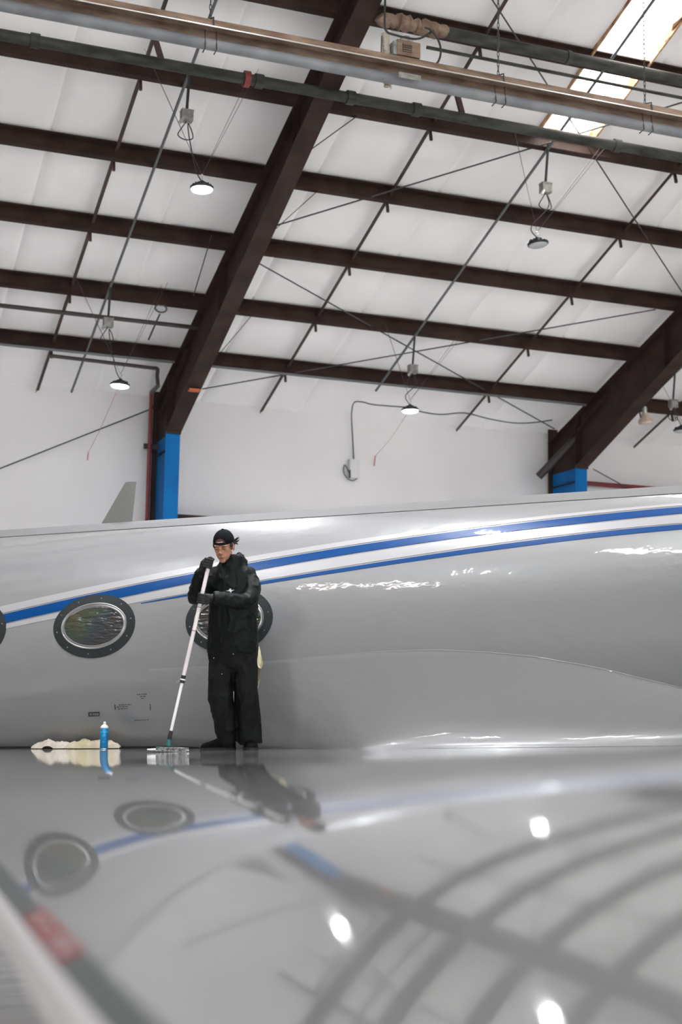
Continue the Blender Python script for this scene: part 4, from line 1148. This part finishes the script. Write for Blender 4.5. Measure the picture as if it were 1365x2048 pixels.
def cloth(x0, x1, d, h, label, seed, colr):
    a = onwing(dep(x0,1492,d)); b_ = onwing(dep(x1,1492,d-.1)); c = (a+b_)/2; L = np.linalg.norm(b_-a); ex = (b_-a)/L; ey = np.cross(UZ, ex)
    N, K_ = 56, 26; rows = []
    off = Vector((seed*5.3, seed*2.1, 0))
    for i in range(K_+1):
        v = -1+2*i/K_; row = []
        for j in range(N+1):
            u_ = -1+2*j/N
            edge = 1+.22*mnoise.noise(Vector((math.atan2(v,u_)*1.6, seed, 0)))
            rr_ = (abs(u_)**2.4+abs(v)**2.4)**(1/2.4)/edge
            hh = max(0, 1-rr_**2.2)
            nz = mnoise.noise(Vector((u_*2.6, v*2.2, 0))+off); rd = 1-abs(mnoise.noise(Vector((u_*4.0+v*1.5, v*4.5, 2))+off))*2
            z_ = h*hh**.45*(.62+.42*nz+.25*max(0,rd)+.12*mnoise.noise(Vector((u_*11,v*9,5))+off)) if hh > 0 else 0
            sx = u_*min(1, 1/max(rr_,1e-3)) if rr_ > 1 else u_; sy = v*min(1, 1/max(rr_,1e-3)) if rr_ > 1 else v
            P = c+ex*L/2*sx+ey*.11*sy
            row.append(onwing(P, max(.003, z_)+.002))
        rows.append(row)
    m = MB().grid(rows); 
    o = m.build('cleaning_cloth', colr, base=c, smooth=True, angle=80); tag(o, label, 'cloth', 'cleaning cloths on the wing')
M['cloth1'] = noise_mix(new_mat('cream_cloth', rough=.95), (.42,.37,.29), (.56,.52,.47), 9, 3, bump=.6, bscale=140, bdist=.003)
M['cloth2'] = noise_mix(new_mat('yellowish_cloth', rough=.95), (.40,.35,.21), (.55,.49,.39), 7, 3, bump=.6, bscale=140, bdist=.003)
cloth(64,150,12.25,.075,'crumpled cream cleaning cloth, left of the two on the wing', 1, M['cloth1'])
cloth(132,243,12.15,.085,'crumpled yellowish cleaning cloth lying behind the blue spray can', 2, M['cloth2'])
def can():
    c = onwing(dep(208,1490,11.85), .0)
    o = thing('spray_can', c, 'blue aerosol spray can with white top standing on the wing', 'spray can')
    bl = noise_mix(new_mat('blue_can_print', rough=.3), (.0,.17,.40), (.0,.21,.47), 12, 2)
    MB().lathe([(.030,.0),(.0335,.003),(.0335,.168),(.031,.176)], c, UZ, 28).build('can_body', bl, o, smooth=True, angle=50)
    MB().lathe([(.0338,.140),(.0338,.146)], c, UZ, 28, cap=False).build('label_band', new_mat('light_blue_band', (.03,.42,.72), .35), o)
    MB().lathe([(.0338,.003),(.0338,.008)], c, UZ, 28, cap=False).build('base_ring', M['zinc'], o)
    MB().lathe([(.0315,.174),(.033,.180),(.030,.190),(.020,.200),(.014,.204)], c, UZ, 24).build('dome', new_mat('white_can_top', (.75,.74,.74), .35), o, smooth=True)
    n_ = MB().lathe([(.011,.203),(.011,.222),(.008,.228)], c, UZ, 14).build('nozzle', bpy.data.materials['white_can_top'], o, smooth=True)
    MB().box(c+FH*.010+UZ*.217, (.006,.006,.005)).build('spray_hole', M['boxgrey'], n_)
    for k, (z_, w_) in enumerate(((.158,.030),(.152,.020),(.118,.034),(.108,.028),(.06,.02))):
        m = MB(); rows = [[c+UZ*zz+.0339*(FH*math.cos(t)+RH*math.sin(t)) for t in np.linspace(-w_/.0335/2, w_/.0335/2, 8)] for zz in (z_, z_+.0035)]
        m.grid(rows).build('label_mark', bpy.data.materials['light_blue_band'], o)
can()
# ------------------------------------------------------------------ tidy helper properties
for o in list(scene.objects):
    if '_b' in o: del o['_b']
